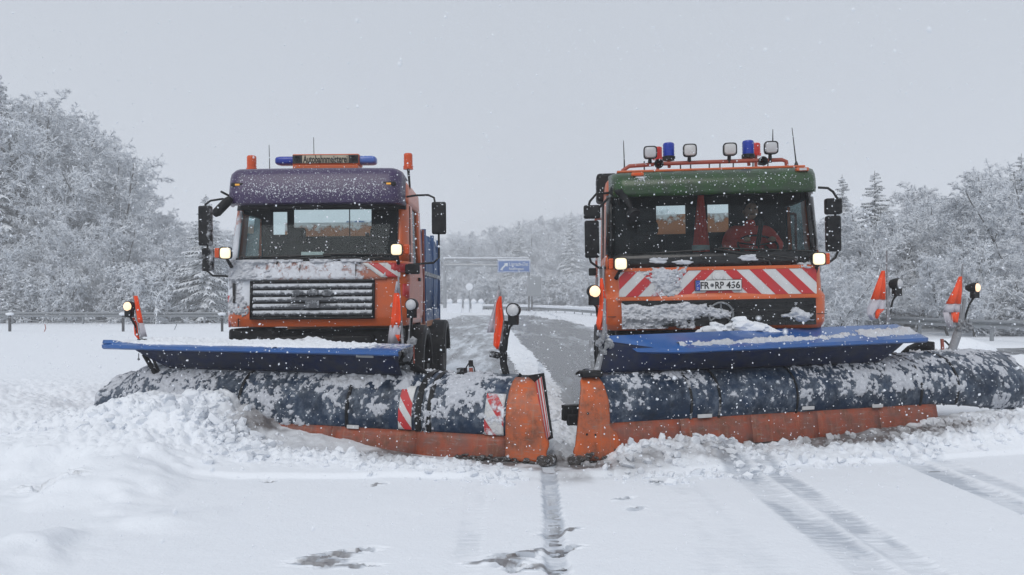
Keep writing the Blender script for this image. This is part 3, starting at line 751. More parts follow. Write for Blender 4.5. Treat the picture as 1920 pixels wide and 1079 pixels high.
# slanted red and white corner board at the top right of the hood
wb = MB(); U_ = np.linspace(.66, 1.10, 12)
def bandL(u0, u1, off, m_):
    rows = []
    for t in np.linspace(0, 1, 7):
        z = 1.885+.19*t; us = np.clip(np.linspace(u0, u1, 8)-.26*t, .62, 1.12)
        rows.append([(u, float(surfL0(u, z))-off, z) for u in us])
    m_.grid(rows); return m_
def surfL0(u, z):
    f = np.interp(z, [1.25, 1.36, 1.84, 2.10], [.02, -.01, .02, .09]); e = min(max(abs(u)-.945, 0), .246)
    return f-.05*(1-min(abs(u)/.945, 1)**2)+.25-math.sqrt(.0625-e*e)
wb = bandL(.88, 1.34, .068, MB()).build('corner_board', 'white', TL, solid=.004, snow=.30)
bandL(.97, 1.10, .074, bandL(1.22, 1.36, .074, MB())).build('red_stripes', 'red', wb, solid=.003, snow=.22)
# recess beside the grille
MB().box(-1.075, -1.045, -.02, .02, 1.56, 1.82).build('panel_gap', 'ink', TL)
MB().box(-1.0, -.99, -.048, -.03, 1.25, 1.36).build('panel_gap', 'ink', TL)
# red-white corner boards
for s_, (a, b) in ((-1, (1.50, 1.66)), (-1, (1.24, 1.44)), (1, (1.55, 1.80)), (1, (1.95, 2.07))):
    pts = skin([(a, 1.20, .015, .26, 1.75), (b, 1.208, .02, .26, 1.75)], *((8, 12) if s_ < 0 else ((NT-12, NT-8) if b < 1.9 else (NT-15, NT-10))), 2)
    pts.v = [(x*1.012, y-.022, z) for x, y, z in pts.v]
    pts.build('warning_panel', 'red', TL, solid=.004, snow=.30)
# snow plastered on the front
def surfL(U, Zz):
    f = np.interp(Zz, [1.25, 1.36, 1.84, 2.10, 2.2], [.02, -.01, .02, .09, .12]); wd = 1.195; r = .25; e = np.clip(np.abs(U)-(wd-r), 0, r-.004)
    return f-.05*(1-np.clip(np.abs(U)/(wd-r), 0, 1)**2)+r-np.sqrt(r*r-e*e)
U, Zz = np.meshgrid(np.linspace(-1.19, 1.19, 300), np.linspace(1.24, 2.13, 120))
g2 = lambda u, z, su, sz: np.exp(-((U-u)/su)**2-((Zz-z)/sz)**2)
cov = -.15+.75*ss(-.72, -.98, U)*ss(1.38, 1.50, Zz)+.45*ss(-.2, -.75, U)*ss(1.80, 1.92, Zz)+.45*g2(-.95, 1.44, .22, .06)+.75*g2(.98, 1.93, .15, .055)+.65*g2(1.0, 1.50, .07, .12)+.5*ss(2.06, 2.10, Zz)*ss(1.0, .8, U)+.35*g2(1.12, 2.08, .08, .04)+.28*ss(1.84, 1.87, Zz)*ss(.9, .5, U)+.5*ss(1.235, 1.20, Zz)
cov = cov-1.5*ss(-.86, -.80, U)*ss(.84, .78, U)*ss(1.85, 1.82, Zz)*ss(1.33, 1.36, Zz)-.5*g2(-1.06, 1.69, .04, .12)
relief('stuck_snow', TL, np.stack([U, surfL(U, Zz)-.012-.045*ss(1.85, 1.87, Zz)*(np.abs(U) < .94), Zz], -1), [0, -1, 0], cov, .055, 5, 'packsnow')
# bumper underside, frame, snow on the coupling
ub = MB(); ub.box(-1.17, -.50, .06, .55, .98, 1.22); ub.box(-.50, 1.12, .16, .55, .96, 1.20)
ub.build('bumper', 'black', TL, bevel=.04, snow=lambda x, y, z: .12+.25*ss(-.2, -.6, x)*ss(-1., -.6, x), cut=3)
MB().box(-.75, .75, -.02, .2, .5, 1.12).build('coupling_plate', 'black', TL, bevel=.02, snow=.3, cut=3)
hp = MB()
for k in range(26):
    u = -.45+1.05*random.random(); t = (u+.45)/1.05; hp.lump((u, -.10-.12*random.random(), .88+.22*math.sin(PI*min(1, t*1.15))*random.uniform(.3, 1)), random.uniform(.06, .15), k, 3, 1.1, (1.3, .8, .75))
hp.build('snow_heap', 'lumpsnow', TL)
chs = MB(); chs.box(-.45, -.33, .2, 6.2, .72, .98); chs.box(.33, .45, .2, 6.2, .72, .98)
chs.box(-1.0, 1.0, 1.2, 1.4, .45, .62); chs.box(-1.0, 1.0, 4.9, 5.1, .45, .62)
chs.build('chassis', 'black', TL, snow=.2)
for s_ in (-1, 1):
    wheel(TL, s_*1.07, 1.3, .53, .32, s_); wheel(TL, s_*1.08, 5.0, .53, .36, s_)
    fender(TL, s_*1.14, 1.3, .66, .38, -5, 175)
    fender(TL, s_*1.08, 5.0, .64, .46, 5, 175)
st = MB(); st.box(1.0, 1.25, 1.95, 2.35, .45, .75); st.build('tank', 'black', TL, bevel=.04, snow=.3)
MB().tube([(1.22, .55, 1.02), (1.25, .45, .3)], .012, 6).build('position_rod', 'redrail', TL, snow=.3)
# lamps on stalks with amber indicators
for s_ in (-1, 1):
    p = FL.at(423 if s_ < 0 else 743.5, 475 if s_ < 0 else 468.5, -.16)
    L_ = work_lamp(TL, (p.x, -.16, p.z), .155, .155, 'lit', 'headlamp', foot=(s_*1.10, .02, p.z-.17))
    roundbox('indicator', 'amber', L_, p.x+s_*.085, p.x+s_*.16, -.13, -.02, p.z-.06, p.z+.07, .015)
roundbox('camera_box', 'black', TL, 1.17, 1.36, .10, .25, 1.93, 2.06, .02, snow=.1)
# mirrors
mirror(TL, -1.575, -1.40, .10, 2.33, 2.86, [[(-1.17, .30, 2.94), (-1.28, .20, 2.96), (-1.42, .15, 2.93), (-1.49, .15, 2.88), (-1.49, .15, 2.8)], [(-1.48, .15, 2.0), (-1.40, .15, 1.93), (-1.2, .2, 1.92)]], sn=lambda x, y, z: .12+.34*ss(-1.50, -1.44, x))
mirror(TL, -1.54, -1.39, .12, 1.99, 2.30, [[(-1.47, .16, 2.3), (-1.47, .16, 2.4)]], sn=.45)
mirror(TL, 1.53, 1.72, .12, 2.46, 2.89, [[(1.17, .36, 2.99), (1.3, .3, 3.0), (1.48, .2, 2.99), (1.56, .17, 2.95), (1.58, .17, 2.85)], [(1.62, .17, 2.46), (1.62, .17, 2.15), (1.55, .17, 2.08), (1.2, .25, 2.06)]], sn=.08)
mq = FL.at(418, 387, -.1)
mo = MB().lathe((mq.x, -.1, mq.z), (.70, 0, .71), [(-.17, 0), (-.165, .035), (-.12, .06), (.08, .06), (.15, .04), (.16, 0)], 16).build('kerb_mirror', 'black', TL, snow=.2)
MB().tube([(-1.2, .3, 3.0), (-1.2, -.05, 3.02)], .015, 6).build('bracket', 'black', mo)

wiper(TL, [(-.5, -.02, 2.07), (-.45, .01, 2.13), (.0, .03, 2.16)], [(-1.0, .08, 2.17), (.2, .04, 2.18)]); wiper(TL, [(.6, -.02, 2.07), (.6, .01, 2.13), (.9, .05, 2.16)], [(.1, .04, 2.20), (1.0, .09, 2.19)])
# light bar with sign
def LB(): 
    q = FL.at(610, 299, .52); x0, x1 = FL.at(548, 299, .52).x, FL.at(673, 299, .52).x
    zc = q.z; h = .075; xc = (x0+x1)/2; hw = (x1-x0)/2
    b = roundbox('light_bar', 'orange', TL, xc-hw, xc+hw, .52, .80, zc-h, zc+h, .015, snow=.28, cut=2)
    roundbox('bar_foot', 'orange', b, xc-hw*.98, xc+hw*.98, .50, .85, zc-h-.06, zc-h-.004, .01, snow=.3, cut=2)
    MB().box(xc-hw+.006, xc+hw-.006, .512, .519, zc-h+.018, zc+h-.016).build('sign_frame', 'ink', b)
    fw = hw*.69; MB().box(xc-fw, xc+fw, .504, .5115, zc-h+.022, zc+h-.022).build('sign_face', 'signface', b)
    text('lettering', 'Autobahnmeisterei', fw*1.93, .102, (xc, .501, zc), 'ink', b, .003, bold=.022)
    for s_ in (-1, 1):
        MB().lathe((xc+s_*(fw+hw)/2, .51, zc), (0, -1, 0), [(0, .046), (.008, .046), (.008, .035), (0, .03), (0, 0)], 20).build('speaker', 'black', b, snow=.2)
    for s_, a, mm in ((-1, FL.at(513, 300, .55).x, 'blu'), (1, FL.at(704, 298, .55).x, 'blupale')):
        e0, e1 = sorted((xc+s_*(hw+.004), a)); P = []
        for t, k in ((0, .98), (.7, .98), (.9, .85), (.98, .6), (1, .02)):
            X = (e0+(e1-e0)*t) if s_ > 0 else (e1-(e1-e0)*t)
            P.append([(X, .66+.11*k*math.copysign(abs(math.cos(2*PI*i/20))**.6, math.cos(2*PI*i/20)), zc+.062*k*math.copysign(abs(math.sin(2*PI*i/20))**.6, math.sin(2*PI*i/20))) for i in range(21)])
        MB().grid(P).build('blue_light', mm, b)
LB()
p = FL.at(472, 318, .6); beacon(TL, (p.x, .6, p.z-.03), .068, .22, 'amber')
p = FL.at(765.5, 318, .75); b_ = beacon(TL, (p.x, .75, p.z), .065, .225, 'amber')
MB().tube([(p.x, .75, p.z), (p.x+.02, .75, p.z-.25), (1.12, .75, 3.05)], [.02, .014, .018], 8).build('beacon_pole', 'black', b_)
for (px, y0, y1, v) in ((504.5, 272, 322, .5), (588, 258, 322, .6)):
    a, c = FL.at(px, y0, v), FL.at(px+1.5, y1, v); MB().tube([(c.x, v, 3.30), (a.x, v, a.z)], [.007, .004], 6).lathe((c.x, v, 3.30), (0, 0, 1), [(0, .025), (.04, .012), (.05, 0)], 10).build('antenna', 'ink', TL)
MB().lathe((1.0, .7, 3.30), (0, 0, 1), [(-.03, .09), (.03, .08), (.05, .03), (.05, 0)], 14).lathe((-.96, .62, 3.30), (0, 0, 1), [(-.03, .1), (.03, .09), (.05, .03), (.05, 0)], 14).build('roof_horn', 'black', TL)
# tipper body, snow on the load, blue side
bed = MB(); bed.box(-1.05, 1.05, 2.25, 2.32, 1.2, 2.84); bed.box(-1.05, 1.05, 2.32, 6.3, 1.1, 1.2)
bed.build('tipper_front', 'brownload', TL, snow=lambda x, y, z: .1+.6*ss(2.72, 2.84, z), cut=6)
tk = MB(); P = []
for y in np.linspace(2.34, 6.3, 24):
    P.append([(x+.02*math.sin(y*9)*(abs(x) > .8), y, z) for x, z in ((-1.0, 1.42), (-1.03, 2.0), (-1.0, 2.35), (-.8, 2.62), (-.4, 2.72), (.2, 2.70), (.75, 2.72), (.95, 2.82), (1.0, 2.6), (1.03, 2.0), (1.0, 1.42))])
tk.grid(P); tk.build('tarpaulin', 'tarp', TL, solid=.02, snow=lambda x, y, z: .12+.7*ss(.95, .7, np.abs(x))*ss(2.5, 2.65, z)+.2*fbm(y*3, z*3, 0, 3, 3))
for y in (2.36, 3.6, 5.0, 6.25): MB().box(.99, 1.06, y, y+.07, 1.1, 2.85).build('stanchion', 'orange' if y < 3 else 'tarp', TL, snow=.2)
MB().box(.95, 1.04, 2.4, 6.3, 1.12, 1.40).build('side_board', 'tarp', TL, snow=.45, cut=3)
MB().box(1.02, 1.07, 2.4, 6.3, 2.02, 2.09).build('side_rail', 'steel', TL, snow=.45)
MB().tube([(1.10, 2.0, .9), (1.10, 2.0, 2.95)], .05, 10).build('exhaust_pipe', 'black', TL, snow=.2)
MB().tube([(1.0, 2.15, 2.7), (1.18, 2.15, 2.7), (1.18, 2.15, 1.2)], .022, 8).build('grab_rail', 'redrail', TL, snow=.3)
roundbox('load_hood', 'tarp', TL, -.25, .62, 3.0, 3.9, 2.74, 2.95, .05, snow=.5)

# ------------------------------------------------------------------ right truck
FR = Frame((2.353, 8.8, 0), (0, math.radians(-1.0), math.radians(-4.5)))
TR = thing('snowplough_truck', 'orange highway truck with dark green roof visor, roof spotlights and striped front', 'truck', FR.loc, FR.rot, 'ploughing trucks')
def snR(x, y, z):
    return (.14+.30*ss(-1.15, -.8, x)*ss(-.2, -.6, x)*ss(1.6, 1.7, z))*ss(.5, .1, y)
low = [(1.27, 1.21, .04, .16, 1.6), (1.34, 1.24, .0, .17, 1.6), (1.62, 1.25, -.01, .18, 1.6), (1.68, 1.22, .02, .18, 1.6), (1.97, 1.215, .04, .20, 1.6)]
blk = [(1.97, 1.215, .04, .20, 1.6), (2.14, 1.21, .05, .20, 1.6)]
win = [(2.14, 1.21, .05, .20, 1.6), (2.86, 1.19, .16, .20, 1.6)]
top = [(2.86, 1.19, .16, .20, 1.6), (3.02, 1.18, .22, .18, 1.6), (3.09, 1.12, .28, .18, 1.58), (3.13, .95, .42, .2, 1.5), (3.14, .4, .8, .1, 1.3)]
body = skin(low, 0, NT, 5)
lowf = body
for bd, sb in ((blk, 2), (win, 4)):
    for a, b in ((0, 2), (6, 10), (NT-10, NT-6), (NT-2, NT)):
        q = skin(bd, a, b, sb); body.add(q.v, q.f)
q = skin(blk, 2, 6, 2); body.add(q.v, q.f); q = skin(blk, NT-6, NT-2, 2); body.add(q.v, q.f)
q = skin(top, 0, NT, 3); body.add(q.v, q.f)
body.add([(-.4, 1.3, 3.139), (.4, 1.3, 3.139), (.4, .8, 3.139), (-.4, .8, 3.139)], [(0, 1, 2, 3)])
# open the black intake below the stripes
cabm = body.build('cab', 'orange', TR, solid=.045, snow=snR)
skin([(1.985, 1.20, .03, .20, 1.6), (2.15, 1.20, .036, .20, 1.6)], 9, NT-9, 2).build('screen_base', 'blackgloss', TR, solid=.03, snow=lambda x, y, z: .22*ss(.2, .9, x)+.12)
for a, b in ((9, 12), (NT-12, NT-9)):
    skin([(2.15, 1.218, .03, .20, 1.6), (2.86, 1.198, .14, .20, 1.6)], a-2, b, 3).build('pillar_trim', 'blackgloss', TR, solid=.02, snow=.12)
skin([(2.14, 1.20, .06, .20, 1.6), (2.88, 1.18, .17, .20, 1.6)], 11, NT-11, 4).build('windscreen', 'glass', TR)
for a, b in ((2, 6), (NT-6, NT-2)):
    skin([(2.14, 1.205, .055, .20, 1.6), (2.86, 1.185, .16, .20, 1.6)], a, b, 2).build('side_window', 'sideglass', TR)
for s_ in (-1, 1):
    d = MB().box(s_*1.226-.006, s_*1.226+.006, .30, 1.25, 1.35, 2.10).build('door', 'orange', TR, bevel=.01, snow=.15, cut=4)
    MB().box(s_*1.245-.015, s_*1.245+.015, 1.02, 1.2, 1.9, 1.95).build('door_handle', 'black', d, bevel=.008)
    MB().tube([(s_*1.30, 1.35, 1.4), (s_*1.30, 1.35, 2.7)], .016, 8).tube([(s_*1.2, 1.35, 1.4), (s_*1.30, 1.35, 1.4)], .016, 8).tube([(s_*1.2, 1.35, 2.7), (s_*1.30, 1.35, 2.7)], .016, 8).build('grab_handle', 'redrail', TR, snow=.4)
inn = MB(); inn.box(-1.12, 1.12, .2, 1.55, 1.3, 1.38); inn.box(-1.14, -1.12, .3, 1.55, 1.38, 2.1); inn.box(1.12, 1.14, .3, 1.55, 1.38, 2.1)
inn.box(-1.1, 1.1, .45, 1.52, 2.98, 3.02)
for s_ in (-1, 1): inn.box(s_*1.125-.008, s_*1.125+.008, 1.12, 1.52, 2.102, 2.98); inn.box(s_*1.12-.03, s_*1.12+.03, .40, 1.12, 2.76, 2.98)
if 1: inn.build('cab_lining', 'interior', TR)
roundbox('dashboard', 'interior', TR, -1.12, 1.12, .12, .50, 1.75, 2.16, .05)
h1 = [FR.at(1231, 440, 1.5), FR.at(1285, 385, 1.5)]; h2 = [FR.at(1327, 436, 1.5), FR.at(1366, 383, 1.5)]
wallholes(-1.14, 1.14, 1.38, 3.02, [(h1[0].x, h1[1].x, h1[0].z, h1[1].z), (h2[0].x, h2[1].x, h2[0].z, h2[1].z)], 1.5, 1.53).build('rear_wall', 'interior', TR)
seat(TR, -.62, 1.3, 1.72)
seat(TR, .60, 1.42, 1.72)
steering(TR, (.64, .62, 2.25), .235, -.95)
bd = MB(); bd.box(-1.05, 1.05, 2.15, 2.22, 1.15, 2.82); bd.box(-1.05, 1.05, 2.22, 6.0, 1.05, 1.15); bd.box(-1.05, -.99, 2.22, 6.0, 1.15, 2.45); bd.box(.99, 1.05, 2.22, 6.0, 1.15, 2.45)
bd.build('tipper_body', 'brownload', TR, snow=lambda x, y, z: .1+.5*ss(2.5, 2.6, z), cut=4)
chs = MB(); chs.box(-.45, -.33, .2, 6.0, .72, .98); chs.box(.33, .45, .2, 6.0, .72, .98); chs.box(-1., 1., 1.3, 1.5, .45, .62); chs.box(-1, 1, 4.8, 5.0, .45, .62)
chs.build('chassis', 'black', TR, snow=.2)
for s_ in (-1, 1):
    wheel(TR, s_*1.10, 1.4, .53, .32, s_); wheel(TR, s_*1.0, 4.9, .53, .36, s_); fender(TR, s_*1.12, 1.4, .66, .40, -5, 175); fender(TR, s_*1.0, 4.9, .64, .46, 5, 175)
MB().box(-1.08, 1.08, .14, .30, 3.105, 3.135).build('roof_edge', 'orange', TR, bevel=.01, snow=.1)
# green visor
P = []
prof = [(.30, 3.10), (.16, 3.10), (.02, 3.075), (-.08, 3.01), (-.12, 2.93), (-.125, 2.84), (-.10, 2.79)]
for i in range(57):
    u = -1.175+2.35*i/56; e = min(1, min(i, 56-i)/4.0); k = math.sqrt(max(0, 1-(1-e)**2))
    P.append([(u, .25+(y-.25)*(.25+.75*k)-.03*(1-(u/1.17)**2), 2.98+(z-2.98)*(.80+.20*k)) for y, z in prof])
vg = MB().grid(P).build('sun_visor', 'green', TR, solid=.012, snow=lambda x, y, z: .05+.5*np.exp(-((x+.82)/.10)**2-((z-3.02)/.05)**2)+.42*np.exp(-((x+.62)/.06)**2-((z-2.96)/.03)**2)+.2*np.exp(-((z-2.93)/.05)**2))
for s_ in (-1, 1):
    u = -.86 if s_ < 0 else .98
    a = roundbox('marker_light', 'orange', vg, u-.07, u+.07, -.10, -.02, 3.03, 3.07, .012)
    MB().box(u-.04, u+.04, -.106, -.10, 3.035, 3.06).build('lens', 'amber' if s_ < 0 else 'lensdim', a)
# orange rail and striped board
zb0, zb1 = FR.at(1340, 554, -.03).z, FR.at(1340, 507, -.03).z
def brd(px0, px1, z0, z1, y, **k): return FR.at(px0, 530, y).x, FR.at(px1, 530, y).x
x0, x1 = -1.09, 1.12
bx = MB().box(x0, x1, -.055, -.02, zb0, zb1).build('striped_board', 'white', TR, snow=lambda x, y, z: .16+.30*np.exp(-((x+.62)/.26)**2), cut=5, smooth=False)
hw = (zb1-zb0)
mL = MB(); mR = MB(); P0 = .29; wv = P0*.5
uc = FR.at(1348, 530, -.05).x
def band(m, a, b, dirn):
    """red band whose bottom edge spans a..b, leaning outwards-up by dirn*height"""
    N = 14; r0, r1 = [], []
    for i in range(N+1):
        t = i/N; z = zb0+hw*t; s0 = a+dirn*hw*t*1.0; s1 = b+dirn*hw*t*1.0
        lo, hi = (x0, uc) if dirn > 0 else (uc, x1)
        r0.append((min(max(s0, lo), hi), -.058, z)); r1.append((min(max(s1, lo), hi), -.058, z))
    m.grid([r0, r1])
for k in range(7): band(mL, uc-.02-P0*(k+1)-.0+.12, uc-.02-P0*(k+1)+wv+.12, 1)
for k in range(6): band(mR, uc+.02+P0*(k+1)-wv-.12, uc+.02+P0*(k+1)-.12, -1)
for m_ in (mL, mR): m_.build('red_stripes', 'red', bx, snow=lambda x, y, z: .14+.42*np.exp(-((x+.62)/.24)**2)+.2*ss(.85, 1.05, x)*ss(1.8, 1.9, z), smooth=False, cut=1)
MB().box(x0-.02, x1+.02, -.06, .02, zb1+.003, zb1+.04).build('board_rail', 'orange', bx, snow=.25, cut=4); MB().box(x0-.02, x1+.02, -.06, .02, zb0-.045, zb0-.003).build('board_rail', 'orange', bx, snow=.2, cut=4)
# number plate
a, b = FR.at(1303.5, 546, -.09), FR.at(1391, 524, -.09); zc = (a.z+b.z)/2; pw = b.x-a.x; ph = .125
pl = roundbox('number_plate', 'ink', TR, a.x, b.x, -.088, -.062, zc-ph/2, zc+ph/2, .004)
MB().box(a.x+.007, b.x-.007, -.0915, -.0885, zc-ph/2+.007, zc+ph/2-.007).build('plate_face', 'plate', pl)
MB().box(a.x+.008, a.x+.055, -.0945, -.092, zc-ph/2+.008, zc+ph/2-.008).build('plate_band', 'eublue', pl)
text('lettering', 'D', .022, .028, (a.x+.031, -.096, zc-.032), 'plate', pl, .0015)
st_ = MB()
for k in range(12): q = 2*PI*k/12; st_.box(a.x+.031+.014*math.cos(q)-.002, a.x+.031+.014*math.cos(q)+.002, -.0965, -.095, zc+.022+.014*math.sin(q)-.002, zc+.022+.014*math.sin(q)+.002)
st_.build('ring_of_stars', 'flagw', pl)
def txt(s, c0, c1, h=.078): 
    text('lettering', s, (c1-c0)*pw, h, (a.x+pw*(c0+c1)/2, -.094, zc), 'ink', pl, .003, bold=.018)
txt('FR', .115, .305); txt('RP', .43, .615); txt('456', .665, .96)
MB().lathe((a.x+pw*.365, -.092, zc), (0, -1, 0), [(0, .022), (.004, .020), (.004, 0)], 16).build('plate_seal', 'steel', pl)
MB().lathe((a.x+pw*.365, -.092, zc+.0), (0, -1, 0), [(.005, .009), (.006, .008), (.006, 0)], 12).build('plate_seal', 'ink', pl)
e = FR.at(1346, 518, -.08)
MB().lathe((e.x, -.06, e.z), (0, -1, 0), [(0, .062), (.014, .06), (.016, .05), (.012, .042), (.02, .035), (.024, 0)], 24).build('round_badge', 'white', TR)
# black intake with slats and ring emblem
it = MB().box(-1.06, 1.10, -.085, -.012, 1.30, zb0-.05).build('intake', 'blackgloss', TR, snow=lambda x, y, z: .18+.10*ss(0, .4, x)*0, cut=5)
for z in (1.36, 1.43, 1.50, 1.56):
    MB().box(-1.04, 1.08, -.105, -.087, z, z+.028).build('slat', 'black', it, snow=.2, cut=4)
e = FR.at(1350, 590, -.06); m = MB(); m.tube([(e.x+.135*math.cos(2*PI*k/32), -.12, e.z+.135*math.sin(2*PI*k/32)) for k in range(33)], .012, 8, False)
for k in range(3):
    q = PI/2+2*PI*k/3; m.tube([(e.x, -.12, e.z), (e.x+.13*math.cos(q), -.12, e.z+.13*math.sin(q))], [.014, .008], 8)
m.build('ring_emblem', 'steel', TR, snow=.4)
U, Zz = np.meshgrid(np.linspace(-1.07, 1.11, 320), np.linspace(1.28, 1.60, 70))
g2 = lambda u, z, su, sz: np.exp(-((U-u)/su)**2-((Zz-z)/sz)**2)
wv_ = .018*np.sin(U*9+2)+.012*np.sin(U*23)
cov = -.2+.95*ss(.02, -.25, U)*ss(1.60, 1.53, Zz+wv_)*(.75+.25*ss(-.3, -.6, U))+.35*ss(.15, -.3, U)*g2(0, 1.47, 9, .06)+.6*ss(-.1, -.4, U)*g2(0, 1.40, 9, .03)+.95*g2(.05, 1.44, .16, .07)+1.05*g2(.93, 1.39, .20, .08)+.6*g2(.88, 1.50, .06, .09)+.35*g2(1.07, 1.45, .05, .12)+.35*g2(.55, 1.55, .35, .008)
relief('stuck_snow', TR, np.stack([U, -.088+0*U, Zz], -1), [0, -1, 0], cov, .06, 15, 'packsnow')
U, Zz = np.meshgrid(np.linspace(-1.20, 1.20, 320), np.linspace(1.58, 2.10, 90))
e_ = np.clip(np.abs(U)-1.02, 0, .195)
cov = -.3+.98*g2(-.64, 1.91, .36, .12)+.95*g2(-.50, 1.76, .22, .16)+.4*g2(-.98, 1.70, .12, .10)+.25*g2(-.95, 1.95, .2, .07)+.8*g2(1.02, 1.97, .16, .055)+.75*g2(1.13, 1.63, .07, .07)+.6*g2(-1.13, 1.62, .09, .04)+.3*g2(-.3, 1.98, .2, .03)
relief('stuck_snow', TR, np.stack([U, -.060+.20-np.sqrt(.04-e_*e_)+.012*(np.abs(U) > 1.12), Zz], -1), [0, -1, 0], cov, .035, 25, 'packsnow', 34.)
hp = MB()
for k in range(26): t = random.random(); hp.lump((-.18+.75*t, -.12-.12*random.random(), 1.22+.12*math.sin(PI*t)*random.uniform(.4, 1)), random.uniform(.04, .09), k+40, 3, 1.1, (1.3, .8, .75))
hp.build('snow_heap', 'lumpsnow', TR)
roundbox('bumper', 'black', TR, -1.12, 1.15, .1, .5, .95, 1.26, .03, snow=.2)
MB().box(-.7, .7, -.05, .12, .5, 1.20).build('coupling_plate', 'black', TR, bevel=.02, snow=.3, cut=3)
for z in (1.42,):
    for s_ in (-1, 1): MB().box(s_*1.16-.08, s_*1.16+.08, -.016, -.005, z-.004, z+.004).build('bumper_seam', 'ink', TR)
for s_ in (-1, 1):
    p = FR.at(1164 if s_ < 0 else 1535, 495 if s_ < 0 else 486, -.13)
    L_ = work_lamp(TR, (p.x, -.13, p.z), .15, .145, 'lit', 'headlamp', foot=(s_*1.12, .02, p.z-.16))
    roundbox('indicator', 'amber', L_, *(sorted((p.x+s_*.08, p.x+s_*.135))), -.10, 0.0, p.z-.06, p.z+.065, .012)
# wipers with snow
wiper(TR, [(-.05, -.02, 2.0), (-.1, .0, 2.05), (-.55, .01, 2.10)], [(-1.05, .03, 2.13), (-.1, -.01, 2.17)])
wiper(TR, [(1.05, -.02, 2.0), (.95, -.02, 2.04), (.5, .0, 2.12)], [(0.05, -.01, 2.19), (1.1, .03, 2.13)])
wiper(TR, [(.62, -.04, 1.98), (.6, -.03, 2.03), (.3, -.02, 2.10)], [(.0, -.03, 2.18), (.75, -.03, 2.03)])
for (u, z, r, sq) in ((-.62, 2.055, .05, (1.9, .4, .7)), (-.36, 2.035, .035, (2.6, .4, .6)), (.37, 2.07, .045, (2.2, .4, .6))):
    MB().lump((u, -.05, z), r, int(r*1000), 4, 1.0, sq).build('wiper_snow', 'packsnow', TR)
# mirrors
def bp(px, py, v): p = FR.at(px, py, v); return (p.x, p.y, p.z)
a, b = FR.at(1094.5, 410, .1), FR.at(1126, 384, .1)
m1 = mirror(TR, a.x, b.x, .10, a.z, b.z, [[bp(1143, 362, .2), bp(1118, 364, .15), bp(1106, 378, .14), bp(1102, 392, .14)]], sn=.1)
a, b = FR.at(1097, 484, .1), FR.at(1123, 413, .1)
mirror(TR, a.x, b.x, .10, a.z, b.z, [[bp(1104, 478, .14), bp(1108, 492, .14), bp(1122, 502, .14), bp(1142, 503, .2)], [bp(1110, 405, .15), bp(1130, 383, .17), bp(1140, 372, .2)]], sn=lambda x, y, z: .08+.35*np.exp(-((z-2.2)/.05)**2))
a, b = FR.at(1549, 402, .1), FR.at(1580, 371, .1)
mirror(TR, a.x, b.x, .10, a.z, b.z, [[bp(1534, 352, .2), bp(1552, 353, .15), bp(1562, 360, .14), bp(1572, 376, .14)], [bp(1566, 402, .14), bp(1566, 414, .14)]], sn=.25)
a, b = FR.at(1551, 472, .1), FR.at(1578, 404, .1)
mirror(TR, a.x, b.x, .10, a.z, b.z, [[bp(1572, 470, .14), bp(1566, 484, .14), bp(1552, 494, .14), bp(1542, 496, .2)]], sn=.1)
k1 = MB(); c = FR.at(1187, 403, -.12); k1.lathe((c.x, -.14, c.z), (.3, -.5, -.6), [(-.05, 0), (-.05, .06), (0, .085), (.03, .08), (.03, 0)], 18)
k1.tube([bp(1150, 355, .05), bp(1165, 362, -.1), bp(1178, 380, -.12), (c.x, -.14, c.z)], [.045, .05, .03, .02], 10)
k1.tube([bp(1145, 360, .05), bp(1158, 372, -.05), bp(1160, 385, -.02)], [.03, .02, .015], 8)
k1.build('kerb_mirror', 'black', TR, snow=.22)
a, b = FR.at(1121, 362, .5), FR.at(1162, 320, .5)
roundbox('air_intake', 'black', TR, a.x, b.x, .9, 1.3, a.z-.05, b.z+.04, .04, snow=.2, cut=3)
MB().box(b.x-.2, b.x-.1, .95, 1.25, 2.0, a.z).build('intake_duct', 'black', TR)
roundbox('camera_box', 'black', TR, *(sorted((FR.at(1104, 510, .2).x, FR.at(1118, 510, .2).x))), .18, .28, FR.at(1110, 517, .2).z, FR.at(1110, 503, .2).z, .012)
MB().tube([bp(1120, 520, .25), bp(1118, 560, .25)], .012, 6).tube([bp(1128, 500, .3), bp(1134, 600, .3)], .03, 8).build('position_rod', 'pole', TR, snow=.4)
# roof bar with lamps
rb = MB().tube([bp(1166, 335, .4), bp(1168, 320, .4), bp(1180, 312, .4), bp(1240, 307.5, .4), bp(1320, 304.5, .4), bp(1400, 302, .4), bp(1466, 300, .4), bp(1474, 303, .4), bp(1476, 318, .4)], .024, 12).build('roof_bar', 'redrail', TR, snow=.25)
for px in (1208, 1276, 1295, 1330, 1350, 1375, 1412, 1440):
    p = FR.at(px, 306, .4); MB().tube([(p.x, .4, p.z+.02), (p.x, .42, 3.10)], .008, 6).build('bracket', 'ink', rb)
for px, py, mm in ((1219, 287, 'lensdim'), (1293, 283, 'hiv'), (1368, 281, 'hiv'), (1445, 278, 'lensdim')):
    p = FR.at(px, py, .35); q = FR.at(px, 305, .4)
    work_lamp(TR, (p.x, .33, p.z), .158, .150, mm, 'spotlight', foot=(p.x, .4, q.z))
for px, py in ((1254, 301), (1403, 297)):
    p = FR.at(px, py, .45); beacon(TR, (p.x, .45, p.z), .072, .21, 'blu')
    MB().tube([(p.x, .45, p.z), (p.x, .42, p.z-.09)], .02, 8).build('bracket', 'redrail', rb)
for px, py in ((1233, 300), (1417, 293)):
    p = FR.at(px, py, .8); beacon(TR, (p.x, .8, p.z), .06, .16, 'redl')
    MB().tube([(p.x, .8, p.z), (p.x, .8, 3.08)], .02, 8).build('bracket', 'redrail', rb)
